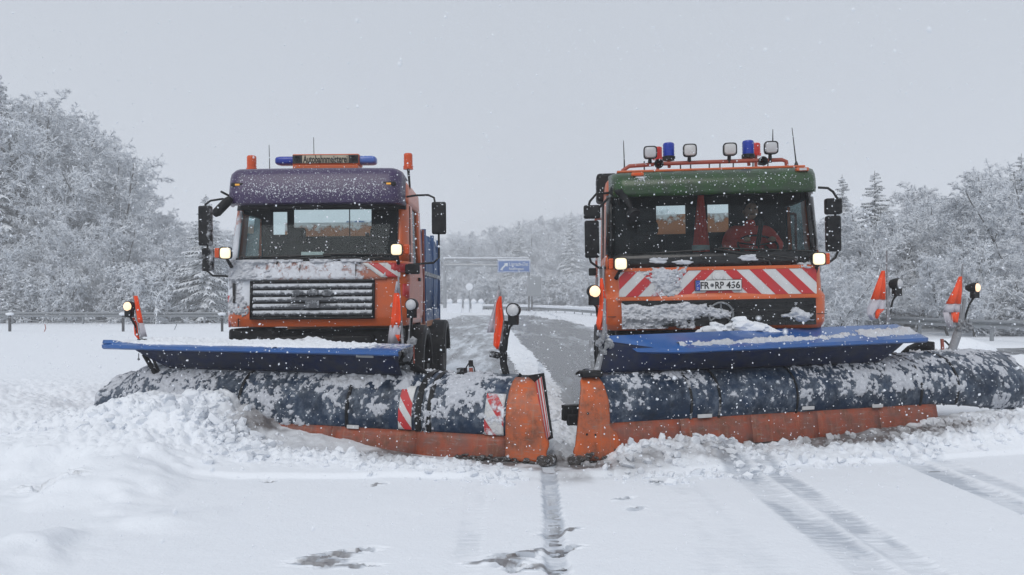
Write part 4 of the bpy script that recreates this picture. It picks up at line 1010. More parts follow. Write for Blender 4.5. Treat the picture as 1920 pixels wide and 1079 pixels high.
for px, py in ((1235, 308), (1430, 303)):
    p = FR.at(px, py, .30); MB().lathe((p.x, .34, p.z), (0, -1, 0), [(-.12, 0), (-.12, .02), (-.02, .03), (.05, .055), (.07, .056), (.07, .045), (.02, .02)], 18).build('horn', 'black', rb, snow=.15)
for px, y0, px1, y1, v in ((1169, 264, 1171, 318, .5), (1449, 243, 1449, 270, .6), (1485, 240, 1493, 308, .35)):
    a, c = FR.at(px, y0, v), FR.at(px1, y1, v); MB().tube([tuple(c), tuple(a)], [.009, .004], 6).lathe(tuple(c), (0, 0, 1), [(-.06, .032), (0, .022), (.03, .01), (.03, 0)], 10).build('antenna', 'ink', TR)
p = FR.at(1310, 312, .6); MB().box(p.x-.36, p.x+.36, .6, 1.1, 3.10, 3.17).build('roof_hatch', 'black', TR, bevel=.03, snow=.2)

# ------------------------------------------------------------------ driver and hanging jacket
def skinned(name, pts, edges, rad, m, parent, sub=2):
    me = bpy.data.meshes.new(name); me.from_pydata([tuple(p) for p in pts], edges, []); me.materials.append(M[m])
    o = bpy.data.objects.new(name, me); COL.objects.link(o); o.parent = parent
    sk = o.modifiers.new('sk', 'SKIN'); sk.use_smooth_shade = True
    for v, r in zip(me.skin_vertices[0].data, rad): v.radius = (r, r) if not isinstance(r, tuple) else r
    me.skin_vertices[0].data[0].use_root = True
    s_ = o.modifiers.new('ss', 'SUBSURF'); s_.levels = s_.render_levels = sub
    return o
dp = FR.m@Vector((.64, 1.05, 1.98))
DR = thing('person', 'driver in a red jacket at the wheel behind the right windscreen', 'person', tuple(dp), (0, 0, FR.rot[2]))
pts = [(0, 0, .06), (0, .05, .28), (0, .05, .46), (0, .03, .53), (0, .01, .58), (0, .0, .61), (0, .0, .63)]
ed = [(i, i+1) for i in range(6)]; rad = [(.17, .14), (.17, .13), (.19, .13), (.10, .09), (.07, .07), (.06, .06), (.05, .05)]
for s_ in (-1, 1):
    k = len(pts); pts += [(s_*.22, .03, .46), (s_*.31, -.14, .26), (s_*.17, -.38, .32)]; ed += [(2, k), (k, k+1), (k+1, k+2)]; rad += [(.115, .115), (.09, .09), (.06, .06)]
    k2 = len(pts); pts += [(s_*.10, -.22, .03), (s_*.13, -.52, .02), (s_*.14, -.60, -.38), (s_*.14, -.72, -.42)]; ed += [(0, k2), (k2, k2+1), (k2+1, k2+2), (k2+2, k2+3)]; rad += [(.10, .10), (.075, .075), (.05, .05), (.04, .04)]
skinned('body', pts, ed, rad, 'jacket', DR)
hd = MB().lump((0, -.025, .74), .105, 3, 3, .06, (.82, .98, 1.15)).lump((0, -.125, .73), .02, 1, 2, .1, (.8, 1, 1.4))
for s_ in (-1, 1): hd.lump((s_*.088, -.01, .73), .025, 2, 2, .1, (.4, .8, 1.2))
hd = hd.build('head', 'skin', DR)
MB().lump((0, .005, .785), .112, 5, 3, .12, (.86, .98, .95)).build('hair', 'seat', DR)
ey = MB()
for s_ in (-1, 1): ey.lump((s_*.035, -.118, .755), .012, 1, 1, 0)
ey.box(-.028, .028, -.128, -.12, .682, .688); ey.build('eyes_and_mouth', 'ink', hd)
for s_ in (-1, 1):
    hx = Vector((s_*.16, -.42, .33)); hm = [hx, hx+Vector((-s_*.01, -.05, .015)), hx+Vector((-s_*.015, -.08, .02))]; e_ = [(0, 1), (1, 2)]; r_ = [.026, .032, .03]
    for k in range(4):
        n0 = len(hm); b0 = hx+Vector((-s_*.035+s_*.018*k, -.085, .02)); ln = (.8, 1, .95, .75)[k]
        hm += [b0, b0+Vector((0, -.03*ln, .0)), b0+Vector((0, -.035*ln, -.028)), b0+Vector((0, -.01, -.04*ln))]; e_ += [(2, n0), (n0, n0+1), (n0+1, n0+2), (n0+2, n0+3)]; r_ += [.011, .010, .009, .008]
    n0 = len(hm); hm += [hx+Vector((-s_*.04, -.03, .015)), hx+Vector((-s_*.055, -.06, -.005))]; e_ += [(1, n0), (n0, n0+1)]; r_ += [.012, .010]
    skinned('hand', hm, e_, [(r, r) for r in r_], 'skin', DR, 1)
jl = FR.m@Vector((.02, .95, 2.92))
J = thing('hanging_jacket', 'red work jacket with silver bands hanging in the right cab', 'jacket', tuple(jl), (0, 0, FR.rot[2]))
P = []
for j in range(15):
    t = j/14; z = -.92*t; wd = .035+.055*min(1, t*1.3)+.02*t
    P.append([(wd*math.cos(2*PI*i/20)*(1+.10*math.sin(i*2.1+j*.4)), .07*(.3+.7*min(1, t*2))*math.sin(2*PI*i/20)*(1+.2*math.sin(i*3.3+j)), z) for i in range(21)])
jk = MB().grid(P).build('jacket_cloth', 'jacket', J)
for t in (.72, .84):
    z = -.92*t; wd = .098+.02*t
    MB().grid([[(wd*math.cos(2*PI*i/20), .075*math.sin(2*PI*i/20)*1.15, z+dz) for i in range(21)] for dz in (-.03, .03)]).build('silver_band', 'hiv', jk)
MB().tube([(0, 0, 0), (.0, 0, .06), (.02, 0, .08)], .006, 6).build('hanger', 'steel', J)

# ================================================================== SNOW PLOUGHS
def moldboard(fr, parent, x0, x1, prof_of, nx, seed, cover, name='moldboard', m='blade'):
    """curved blade sheet with snow caked on it as real relief"""
    xs = np.linspace(x0, x1, nx); nv = 120
    P = np.zeros((nv, nx, 3)); 
    for i, x in enumerate(xs):
        pr = np.array(prof_of(x)); d = np.r_[0, np.cumsum(np.hypot(*np.diff(pr, axis=0).T))]; t = np.linspace(0, d[-1], nv)
        # smooth interpolation of the profile
        yy = np.interp(t, d, pr[:, 0]); zz = np.interp(t, d, pr[:, 1])
        kk = np.ones(9)/9; yp = np.convolve(np.pad(yy, 4, mode='edge'), kk, 'valid'); zp = np.convolve(np.pad(zz, 4, mode='edge'), kk, 'valid')
        yy[4:-4], zz[4:-4] = yp[4:-4], zp[4:-4]
        P[:, i, 0] = x; P[:, i, 1] = yy; P[:, i, 2] = zz
    gy = np.gradient(P[:, :, 1], axis=0); gz = np.gradient(P[:, :, 2], axis=0); ln = np.hypot(gy, gz)+1e-9
    ny, nz = -gz/ln, gy/ln
    X, T = P[:, :, 0], np.linspace(0, 1, nv)[:, None]+0*P[:, :, 0]
    n = fbm(X*3.2, T*3.2, 0, 6, seed, .72); n2 = fbm(X*26, T*20, 0, 4, seed+3, .65)
    wd, wv = worley(X*14+.8*n2, T*12, seed)
    s = cover(X, T)+(n-.5)*2.2+(n2-.5)*1.35+(.45-wd)*.45
    mask = ss(.52, .60, s)
    h = mask*(.006+.022*np.clip(s-.5, 0, .6)+.012*(n2-.3))
    P[:, :, 1] += ny*h; P[:, :, 2] += nz*h
    o = npmesh(name, P, m, {'snow': mask, 'film': ss(-.25, .62, s-.35*(n2-.5))}, parent=parent)
    return o
def blademat():
    m, n, p = newmat('dark_blue_blade'); p.inputs['Specular IOR Level'].default_value = .3
    tc = nd(n, 'ShaderNodeTexCoord').outputs['Object']
    at = nd(n, 'ShaderNodeAttribute', attribute_name='snow').outputs['Fac']
    c = cmix(n, mrange(n, noise(n, 4, 6, tc, .65), .3, .7), (.006, .026, .068), (.005, .011, .022))
    c = cmix(n, mrange(n, noise(n, 30, 4, tc, .7), .62, .8, 0, .5), c, (.16, .18, .20))
    fa = nd(n, 'ShaderNodeAttribute', attribute_name='film').outputs['Fac']
    c = cmix(n, math2(n, 'MULTIPLY', mrange(n, noise(n, 9, 7, tc, .75), .38, .62), math2(n, 'MULTIPLY', fa, .75)), c, (.17, .20, .24))
    f = mrange(n, math2(n, 'ADD', at, math2(n, 'MULTIPLY', math2(n, 'SUBTRACT', noise(n, 60, 4, tc, .7), .5), 1.3)), .25, .85)
    sc = cmix(n, noise(n, 30, 4, tc, .6), (.26, .28, .32), (.68, .70, .75))
    n.links.new(cmix(n, f, c, sc), p.inputs['Base Color']); n.links.new(mrange(n, f, 0, 1, .36, .8), p.inputs['Roughness'])
    b = nd(n, 'ShaderNodeBump'); b.inputs['Strength'].default_value = .5; b.inputs['Distance'].default_value = .01
    n.links.new(math2(n, 'MULTIPLY', noise(n, 70, 4, tc), math2(n, 'ADD', f, .15)), b.inputs['Height']); n.links.new(b.outputs[0], p.inputs['Normal'])
    return m
M['blade'] = blademat()
def flagpole(fr, parent, base, top_, flag, name='warning_flag', sway=.0, folds=3, white='low'):
    """whip pole with a hanging orange pennant. flag: list of (left,right,t) outline rows as points pairs"""
    ob = MB().tube([base, tuple((Vector(base)+Vector(top_))/2+Vector((sway, 0, 0))), top_], [.017, .014, .010], 8).build(name, 'pole', parent, snow=.45)
    for (rows, mm, nm) in flag:
        P = []
        for j, (a, b) in enumerate(rows):
            a, b = Vector(a), Vector(b)
            P.append([tuple(a.lerp(b, t)+Vector((0, .018*math.sin(t*PI*folds+j*.35), 0))) for t in np.linspace(0, 1, 13)])
        MB().grid(P).build(nm, mm, ob, solid=.003)
    return ob
def rowsof(fr, v, L):
    return [(tuple(fr.at(a, y, v)), tuple(fr.at(b, y, v))) for (y, a, b) in L]

# ------------------------------------------------------------------ left plough
GL = thing('snow_plough', 'dark blue plough blade on the left truck, its left end buried in a snow heap', 'snow plough', PL.loc, PL.rot, 'plough blades')
def profL(x):
    e = ss(-5.0, -5.62, x); e = float(e); lift = .0
    z = lambda t: .24+(t-.24)*(1-.18*e)-.04*e
    yb = .10*e
    return [(.05+yb, z(.235)), (.0+yb, z(.25)), (-.012+yb, z(.36)), (.0+yb, z(.47)), (.035+yb, z(.58)), (.10+yb*2, z(.68)), (.20+yb*2, z(.76)), (.34+yb*2, z(.81)), (.48+yb*2, z(.83)), (.52, z(.80))]
ML = moldboard(PL, GL, -5.68, -.43, profL, 760, 61, lambda X, T: .42+.20*np.exp(-((X+1.0)/.35)**2)*ss(.3, .5, T)+.2*np.exp(-((X+2.35)/.22)**2)+.25*ss(-4.6, -5.2, X)*ss(.3, .6, T)-.38*ss(.25, .12, T)*ss(-3.0, -2.0, X)-.15*np.exp(-((X+1.45)/.18)**2)-.12*ss(.85, 1., T))
# ribs between the blade sections, back shell, end cheek
for (x, wd) in ((-3.55, .012), (-2.20, .014), (-1.38, .03), (-1.26, .02)):
    pr = profL(x)[1:9]; P = [[(x+dx, y-.012*k, z+.008*k) for (dx, k) in ((-wd, 0), (-wd, 1), (wd, 1), (wd, 0))] for y, z in pr]
    MB().grid(P).build('rib', 'black', ML, solid=.006, snow=.3)
bk = MB(); P = [[(x, y+.05, z-.03) for y, z in profL(x)[2:]] for x in np.linspace(-5.6, -.3, 30)]; bk.grid(P).build('back_shell', 'black', GL, solid=.02, snow=.25)
MB().box(-5.4, -.4, .12, .24, .20, .34).build('stiffener_beam', 'black', GL, snow=.3)
# orange scraper, in segments
for k in range(5):
    x1 = -.42-k*.98; x0 = x1-.975
    MB().grid([[(x, y, z) for x in np.linspace(x0, x1, 9)] for y, z in ((.01, .255), (-.012, .20), (-.03, .10), (-.04, .025), (.0, .02))]).build('scraper_segment', 'orange_plast', GL, solid=.02, snow=lambda x, y, z: .22-.12*ss(.05, .2, z))
# orange end panel with slanting outer edge
rows = []
for t in np.linspace(0, 1, 26):
    pr = np.array(profL(-.4)[1:9]); z = .03+(.80-.03)*t
    y = np.interp(z, [.03, .10, .20, .36, .47, .58, .68, .76, .81], [-.05, -.04, -.03, -.03, -.02, .015, .08, .18, .32]); 
    xr = np.interp(z, [.03, .12, .20, .50, .72, .80], [.0, -.02, .01, -.05, -.13, -.17])
    rows.append([(x, y-.006, z) for x in np.linspace(-.43+.0*t, xr, 14)])
ep = MB().grid(rows).build('end_panel', 'orange_worn', GL, solid=.022, snow=lambda x, y, z: .14+.13*np.exp(-((x+.18)/.12)**2)*ss(.35, .15, z))
sh = MB()
for k in range(150): sh.lump((random.uniform(-.95, .02), -.05+random.uniform(-.05, .04), .0+abs(random.gauss(0, .035))), random.uniform(.008, .026), k, 2, 1.2, (1.5, 1, .8))
sh.build('slush_crust', 'slush', ep, snow=.38)
bt = MB().lathe((.015, -.07, .055), (0, 1, 0), [(0, 0), (0, .05), (.03, .055), (.12, .05), (.12, 0)], 14).lump((-.05, -.06, .05), .06, 3, 2, .6).build('edge_shoe', 'slush', ep, snow=.42)
# red-white blade stickers
def sticker(fr, parent, prof, x0, x1, z0, z1, red, seed, slope=-1, sn=.1):
    pr = np.array(prof); zs = np.linspace(z0, z1, 15)
    def Y(z): return float(np.interp(z, pr[1:, 1], pr[1:, 0]))
    o = MB().grid([[(x, Y(z)-.012, z) for x in np.linspace(x0, x1, 7)] for z in zs]).build('warning_sticker', 'white', parent, solid=.003, snow=sn)
    for (za, zb) in red:
        # a band whose edges fall to the right
        P = []
        for x in np.linspace(x0, x1, 9):
            t = (x-x0)/(x1-x0); a = min(max(za+slope*t*(x1-x0)*1.35, z0), z1); b = min(max(zb+slope*t*(x1-x0)*1.35, z0), z1)
            P.append([(x, Y(z)-.016, z) for z in np.linspace(a, b, 7)])
        MB().grid(P).build('red_stripe', 'red', o, snow=sn)
    return o
pz = profL(-1.5)
sticker(PL, ML, pz, -1.60, -1.45, .27, .70, [(.36, .49), (.60, .74)], 1, sn=.12)
sticker(PL, ML, pz, -.66, -.46, .262, .66, [(.30, .42), (.62, .80)], 2, sn=.47)
def clip(parent, x, y, z, wd, rz=0):
    MB().box(x-wd/2, x+wd/2, y-.02, y-.006, z-.018, z+.02).build('label_plate', 'hiv', parent, bevel=.004)
clip(ML, -2.12, -.01, .265, .14)
# deflector hood over the blade
def deflector(parent, xa, xb, tipa, tipb, zf, zbk, yb, lowx0, lowx1, zl, rise, snowf, m='blue', tipback=False):
    """top flange from x=xa..xb (tips taper), skirt underneath"""
    n = 60; P = []
    for i in range(n+1):
        x = xa+(xb-xa)*i/n; t = 1.0
        if tipa and x < tipa: t = max(.04, (x-xa)/(tipa-xa))
        if tipb and x > tipb: t = min(t, max(.04, (xb-x)/(xb-tipb)))
        z = zf(x); zb_ = zbk(x); yf = -.10; 
        yB = yf+(yb-yf)*t if not tipb else yb; yF = yf if not tipb else yb-(yb-yf)*t
        if tipa and not tipb: yF = yf
        if tipback: yF, yB = yb-(yb-yf)*t, yb
        P.append([(x, yF+.02, z-.045), (x, yF, z-.03), (x, yF-.005, z), (x, yF+.02, z+.008+.0)]+[(x, yF+(yB-yF)*q, z+(zb_-z)*q+.008) for q in (.3, .65, 1)]+[(x, yB, z+(zb_-z)-.02)])
    top_ = MB().grid(P).build('deflector', m, parent, solid=.012, snow=snowf)
    Q = []
    for i in range(41):
        x = lowx0[0]+(lowx1[0]-lowx0[0])*i/40; xl = lowx0[1]+(lowx1[1]-lowx0[1])*i/40
        zt = zf(x)-.03; yt = -.06
        if tipback and x < tipa: t = (x-xa)/(tipa-xa); yt = yb-.02-(yb-.02+.06)*t; zt = zt+(zbk(x)-zf(x))*(1-t)
        Q.append([(x+(xl-x)*q, yt+(.20-yt)*(.62*q+.38*q*q), zt+(zl-zt)*q) for q in np.linspace(0, 1, 9)])
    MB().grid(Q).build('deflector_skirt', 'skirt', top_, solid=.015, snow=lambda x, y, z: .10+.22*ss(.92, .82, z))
    return top_
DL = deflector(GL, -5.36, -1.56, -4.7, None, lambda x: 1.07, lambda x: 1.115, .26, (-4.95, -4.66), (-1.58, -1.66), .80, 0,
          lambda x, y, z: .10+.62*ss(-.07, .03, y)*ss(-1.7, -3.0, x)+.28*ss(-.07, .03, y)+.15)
# snow lying on the hood
def snowstrip(parent, x0, x1, yc, hw, zf, seed, th=.03, n=160):
    P = []
    for i in range(n+1):
        x = x0+(x1-x0)*i/n; e = ss(0, .08, i/n)*ss(1, .92, i/n)
        k = float(fbm(np.array(x*3+seed), np.array(.5), 0, 4, seed)); k2 = float(fbm(np.array(x*14), np.array(.2), 0, 3, seed+1)); k3 = float(fbm(np.array(x*11), np.array(4.2), 0, 3, seed+2))
        c = yc(x)+.05*(k-.5); h1 = hw*(.45+.7*k2)*e+.002; h2 = hw*(.45+.7*k3)*e+.002
        P.append([(x, c-h1, zf(x, c-h1)), (x, c-h1*.85, zf(x, c-h1)+th*e*(.4+.6*k2)), (x, c-h1*.3, zf(x, c)+th*e*(.7+.6*k)), (x, c+h2*.4, zf(x, c)+th*e*(.6+.7*k3)), (x, c+h2*.9, zf(x, c+h2)+th*.5*e), (x, c+h2, zf(x, c+h2))])
    return MB().grid(P).build('snow_layer', 'lumpsnow', parent)
X_, Q_ = np.meshgrid(np.linspace(-5.30, -1.58, 620), np.linspace(-.11, .27, 36))
relief('snow_layer', DL, np.stack([X_, Q_, 1.078+.045*np.clip((Q_+.1)/.36, 0, 1)], -1), [0, 0, 1], .12+.75*ss(-.09, -.02, Q_)*ss(-1.7, -2.6, X_)*ss(-5.3, -5.0, X_)+.15*ss(-.09, .0, Q_)-.9*ss(-4.9, -5.2, X_), .028, 44, 'lumpsnow', sink=.012)
for (px, w_) in ((607, .0),):
    q = PL.at(690-80, 660, .1); 
qs = PL.at(685, 680, -.07); MB().box(qs.x-.10, qs.x+.10, -.085, -.075, 1.0, 1.045).build('sticker', 'steel', DL, snow=.3)
# strut at the left, hanging bolt
MB().tube([tuple(PL.at(270, 664, .05)), tuple(PL.at(292, 702, .15))], .028, 8).tube([tuple(PL.at(283, 664, .1)), tuple(PL.at(300, 702, .2))], .016, 8).build('hood_strut', 'black', GL, snow=.15)
MB().tube([tuple(PL.at(260, 663, .0)), tuple(PL.at(260, 673, .0))], .006, 6).lump(tuple(PL.at(260, 674, 0)), .016, 1, 1, 0).build('hanging_bolt', 'steel', GL)
# lifting frame behind the blade to the truck's coupling
lf = MB()
for s_ in (-1, 1):
    A = PL.i@(FL.m@Vector((s_*.55, -.02, .72))); B = Vector((A.x, .32, .45)); lf.tube([tuple(A), tuple(B)], .06, 8)
    A2 = PL.i@(FL.m@Vector((s_*.35, -.02, 1.0))); lf.tube([tuple(A2), (A2.x, .42, .74)], .03, 8)
lf.box(-3.9, -.9, .28, .40, .38, .52)
lf.build('lifting_frame', 'black', GL, bevel=.01, snow=.35)
# hydraulic clutter by the fender
hc = MB(); hc.tube([tuple(PL.at(770, 745-20, .35)), tuple(PL.at(760, 690, .5)), tuple(PL.at(768, 640, .6)), tuple(PL.at(772, 590, .6))], [.04, .03, .02, .016], 8)
for k in range(14): p = PL.at(random.uniform(742, 775), random.uniform(640, 690), .35); hc.lump(tuple(p), random.uniform(.02, .045), k, 3, 1.3)
hc.build('lamp_arm', 'pole', GL, snow=.42)
P = [[tuple(PL.at(x, y+dy, .30+.05*j)) for (x, y) in ((748, 681), (765, 679), (785, 686), (803, 700), (810, 712))] for j, dy in enumerate((0, 8, 14))]
MB().grid(P).build('rubber_flap', 'black', GL, solid=.015, snow=.30)
X_, Q_ = np.meshgrid(np.linspace(-4.6, -.42, 520), np.linspace(.08, .50, 40))
pz_ = np.array(profL(-2.)[1:9])
relief('snow_layer', ML, np.stack([X_, Q_, np.interp(Q_, pz_[:, 0], pz_[:, 1])+.004], -1), [0, -.3, 1], .02+.62*np.exp(-((X_+1.9)/.5)**2)+.2*ss(-1.3, -.8, X_)*ss(.2, .4, Q_), .06, 48, 'packsnow')
# flags and lamps. (left end)
v = .30
flagpole(PL, GL, tuple(PL.at(266, 642, .15)), tuple(PL.at(249, 548, .15)),
    [(rowsof(PL, .14, [(555, 249.5, 257), (575, 251, 262), (595, 254, 267), (606, 257, 269)]), 'flag', 'orange_cloth'),
     (rowsof(PL, .14, [(606, 257, 269), (620, 259, 273), (632, 261, 277)]), 'flagw', 'white_cloth'),
     (rowsof(PL, .17, [(596, 243, 251), (608, 250, 257), (628, 251, 259), (638, 262, 263)]), 'flag', 'orange_cloth')])
marker_lamp(GL, tuple(PL.at(262, 640, .2)), tuple(PL.at(243, 575, .10)), True, .055)
MB().box(*(lambda p: (p.x-.02, p.x+.11, .08, .2, p.z-.02, p.z+.03))(PL.at(262, 641, .1))).build('flag_socket', 'black', GL, snow=.4)
# by the fender
flagpole(PL, GL, tuple(PL.at(756, 660, .5)), tuple(PL.at(747, 520, .5)),
    [(rowsof(PL, .47, [(528, 743, 746), (550, 739, 748)]), 'flagw', 'white_cloth'),
     (rowsof(PL, .47, [(550, 739, 748), (570, 736, 751), (600, 732, 753), (614, 731, 748)]), 'flag', 'orange_cloth'),
     (rowsof(PL, .47, [(610, 731, 752), (628, 728, 750), (645, 726, 748)]), 'flagw', 'white_cloth'),
     (rowsof(PL, .455, [(628, 741, 750), (640, 746, 750)]), 'flag', 'orange_cloth')])
marker_lamp(GL, tuple(PL.at(770, 640, .6)), tuple(PL.at(772.5, 572, .5)), False, .062)
# right end
ar = MB().tube([tuple(PL.at(952, 712, .45)), tuple(PL.at(944, 682, .45)), tuple(PL.at(944, 655, .45)), tuple(PL.at(948, 640, .45)), tuple(PL.at(949, 602, .45))], [.036, .04, .042, .03, .022], 10)
pb = PL.at(930, 664, .42); ar.lathe((pb.x-.06, .42, pb.z), (1, 0, -.2), [(0, 0), (0, .035), (.09, .035), (.09, .02), (.16, .02)], 12)
ar.build('lamp_arm', 'black', GL, snow=.36)
flagpole(PL, GL, tuple(PL.at(948, 655, .46)), tuple(PL.at(935, 536, .46)),
    [(rowsof(PL, .44, [(545, 933, 936), (580, 924, 934), (610, 915, 930), (624, 912, 928)]), 'flagw', 'white_cloth'),
     (rowsof(PL, .42, [(556, 936, 940), (570, 930, 941), (600, 928, 944), (630, 925, 940), (648, 924, 937), (655, 931, 935)]), 'flag', 'orange_cloth'),
     (rowsof(PL, .45, [(610, 938, 945), (640, 934, 944), (658, 934, 938)]), 'flagw', 'white_cloth')], sway=.01)
marker_lamp(GL, tuple(PL.at(950, 640, .45)), tuple(PL.at(963, 582, .40)), False, .066)
pr = MB().tube([tuple(PL.at(884, 706, .42)), tuple(PL.at(883, 690, .42))], .022, 8).build('latch_post', 'redrail', GL)
MB().tube([tuple(PL.at(883, 688, .42)), tuple(PL.at(882.5, 676, .42))], .026, 8).tube([tuple(PL.at(862, 706, .42)), tuple(PL.at(872, 693, .42)), tuple(PL.at(882, 676, .42)), tuple(PL.at(889, 690, .42)), tuple(PL.at(892, 708, .42))], .007, 6).build('latch_head', 'black', pr, snow=.2)
bs = PL.at(866, 706, .35); MB().box(bs.x-.04, bs.x+.04, .3, .4, .80, .88).build('hose_bracket', 'black', GL, snow=.4)
# striped edge marker board on the right end
def quadboard(fr, parent, pts, th=.02):
    P = [Vector(p) for p in pts]; nrm = (P[1]-P[0]).cross(P[3]-P[0]).normalized()*th
    m = MB().add([tuple(p) for p in P]+[tuple(p+nrm) for p in P], [(0, 1, 2, 3), (7, 6, 5, 4), (0, 4, 5, 1), (1, 5, 6, 2), (2, 6, 7, 3), (3, 7, 4, 0)]); return m
c = [tuple(PL.at(990.5, 704, .30)), tuple(PL.at(1017, 700, .05)), tuple(PL.at(1034, 822, -.10)), tuple(PL.at(1026, 826, -.02))]
eb = quadboard(PL, GL, c).build('edge_marker_board', 'black', GL, snow=.05)
f = [Vector(tuple(PL.at(1005, 716, .10))), Vector(tuple(PL.at(1017, 706, .02))), Vector(tuple(PL.at(1033.5, 815, -.13))), Vector(tuple(PL.at(1026, 824, -.06)))]
off = Vector((.0, -.03, 0)); f = [q+off for q in f]
MB().grid([[tuple(f[0].lerp(f[1], s)) for s in (0, .5, 1)], [tuple(f[3].lerp(f[2], s)) for s in (0, .5, 1)]]).build('board_face', 'white', eb, solid=.003, snow=.1)
sm = MB()
for (a, b) in ((.0, .22), (.42, .64), (.84, 1.0)):
    sm.grid([[tuple(f[0].lerp(f[1], s).lerp(f[3].lerp(f[2], s), t)+Vector((0, -.005, 0))) for s, t in ((a, 0), (b, 0))], [tuple(f[0].lerp(f[1], s).lerp(f[3].lerp(f[2], s), t)+Vector((0, -.005, 0))) for s, t in ((max(0, a-.1), 1), (max(.02, b-.1), 1))]])
sm.build('red_stripes', 'red', eb, snow=.08)

# ------------------------------------------------------------------ right plough
GR = thing('snow_plough', 'dark blue plough blade with orange scraper on the right truck', 'snow plough', PR.loc, PR.rot, 'plough blades')
def profR(x):
    e = float(ss(4.6, 6.1, x)); r = .10*e; k = .03*float(ss(0, 4, x))
    b = .37-.0*e-.12*e; t = .885+k+.05*float(ss(3.5, 4.8, x))-.03*float(ss(5.6, 6.1, x)); g = (t-b)
    c = float(ss(5.85, 6.12, x))*.10
    return [(.05+c, b-.01), (.0+c, b), (-.025-r*.6+c, b+g*.2), (-.03-r+c, b+g*.38), (-.005-r+c, b+g*.56), (.05-r*.7+c, b+g*.72), (.14-r*.4+c, b+g*.86), (.27, b+g*.95), (.42, t), (.52, t-.04)]
MR = moldboard(PR, GR, .28, 6.12, profR, 860, 83, lambda X, T: .37+.22*np.exp(-((X-2.75)/.16)**2)*ss(.75, .4, T)+.2*np.exp(-((X-1.45)/.14)**2)+.06*ss(2.3, 3.2, X)+.02*ss(5.0, 5.9, X)*ss(.15, .3, T)-.34*ss(.28, .14, T)*ss(5.2, 4.6, X)-.28*np.exp(-((X-.95)/.2)**2)-.15*np.exp(-((X-2.05)/.2)**2))
for (x, wd) in ((1.28, .010), (1.62, .010), (2.60, .008), (4.35, .014), (4.9, .012)):
    P = [[(x+dx, y-.007*k, z+.005*k) for (dx, k) in ((-wd, 0), (-wd, 1), (wd, 1), (wd, 0))] for y, z in profR(x)[1:9]]
    MB().grid(P).build('rib', 'black', MR, solid=.006, snow=.42 if x in (1.28, 1.62) else .25)
P = [[(x, y+.05, z-.03) for y, z in profR(x)[2:]] for x in np.linspace(.25, 6.05, 30)]; MB().grid(P).build('back_shell', 'black', GR, solid=.02, snow=.25)
# round end cap of the drum-like outer end
q = profR(6.12); MB().add([(6.10, y, z) for y, z in q[1:]]+[(6.10, .50, q[0][1])], [tuple(range(len(q)))]).build('end_cheek', 'blade', GR, snow=.3)
for k in range(5):
    x0 = .30+k*.86; x1 = x0+.855
    MB().grid([[(x, y, z) for x in np.linspace(x0, x1, 9)] for y, z in ((.01, profR(x0)[1][1]+.01), (-.012, .28), (-.03, .17), (-.035, .10), (.0, .09))]).build('scraper_segment', 'orange_plast', GR, solid=.02, snow=.12)
rows = []
for t in np.linspace(0, 1, 26):
    z = .04+(.83-.04)*t
    y = np.interp(z, [.04, .20, .36, .50, .62, .74, .82], [-.06, -.05, -.05, -.045, -.03, .02, .09])
    xl = np.interp(z, [.04, .16, .17, .60, .80, .83], [-.02, -.06, -.03, .02, .08, .10]); xr = np.interp(z, [.04, .30, .36, .6, .78, .83], [.52, .40, .335, .33, .30, .27])
    rows.append([(x, y-.02*math.sin(PI*(x-xl)/(xr-xl))*.8, z) for x in np.linspace(xl, xr, 14)])
er = MB().grid(rows).build('end_panel', 'orange_worn', GR, solid=.03, snow=lambda x, y, z: .12+.22*np.exp(-((x-.30)/.10)**2)*ss(.38, .15, z)+.16*np.exp(-((z-.66)/.03)**2))
MB().box(.07, .30, .0, .14, .835, .90).build('rubber_cap', 'black', er, bevel=.02, snow=.2)
for k, (x, z) in enumerate(((.08, .30), (.09, .5), (.17, .29))): MB().lathe((x, -.08, z), (0, -1, 0), [(0, .012), (.006, .010), (.006, 0)], 8).build('bolt', 'rubber', er)
sh = MB()
for k in range(80): sh.lump((random.uniform(.0, .45), -.07+random.uniform(-.04, .03), abs(random.gauss(0, .05))), random.uniform(.008, .024), k, 2, 1.2, (1.5, 1, .8))
sh.build('slush_crust', 'slush', er, snow=.34)
MB().lathe((-.06, -.10, .05), (.2, 1, 0), [(0, 0), (0, .045), (.03, .05), (.10, .05), (.10, 0)], 12).lump((.0, -.06, .06), .05, 3, 2, .6).build('edge_shoe', 'slush', er, snow=.42)
bb = MB(); a, b = PR.at(1068, 792, .15), PR.at(1086, 765, .15); bb.box(a.x, b.x, .1, .2, a.z, b.z); a, b = PR.at(1060, 797, .12), PR.at(1086, 775, .12); bb.box(a.x, b.x-.01, .05, .098, a.z, b.z)
bb.build('side_runner', 'black', GR, bevel=.01, snow=.12, cut=2)
MB().box(-.05, 1.0, .16, .24, .40, .55).build('stiffener_beam', 'black', GR)
clip(MR, 1.44, -.01, .40, .17); clip(MR, 3.05*.9, -.01, .42, .16); clip(MR, 3.70, -.015, .40, .15)
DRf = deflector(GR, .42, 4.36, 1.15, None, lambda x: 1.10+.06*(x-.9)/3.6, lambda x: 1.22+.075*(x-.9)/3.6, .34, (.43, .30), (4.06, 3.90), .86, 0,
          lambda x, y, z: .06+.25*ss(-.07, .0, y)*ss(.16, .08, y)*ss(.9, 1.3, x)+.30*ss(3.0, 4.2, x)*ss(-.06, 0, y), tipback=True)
zt = lambda x, y: 1.10+.06*(x-.9)/3.6+.012+(.12+.015*(x-.9)/3.6)*np.clip((y+.08)/.42, 0, 1)
X_, Q_ = np.meshgrid(np.linspace(1.14, 4.33, 580), np.linspace(-.11, .35, 46))
yc_ = -.01+.10*ss(2.4, 4.2, X_)
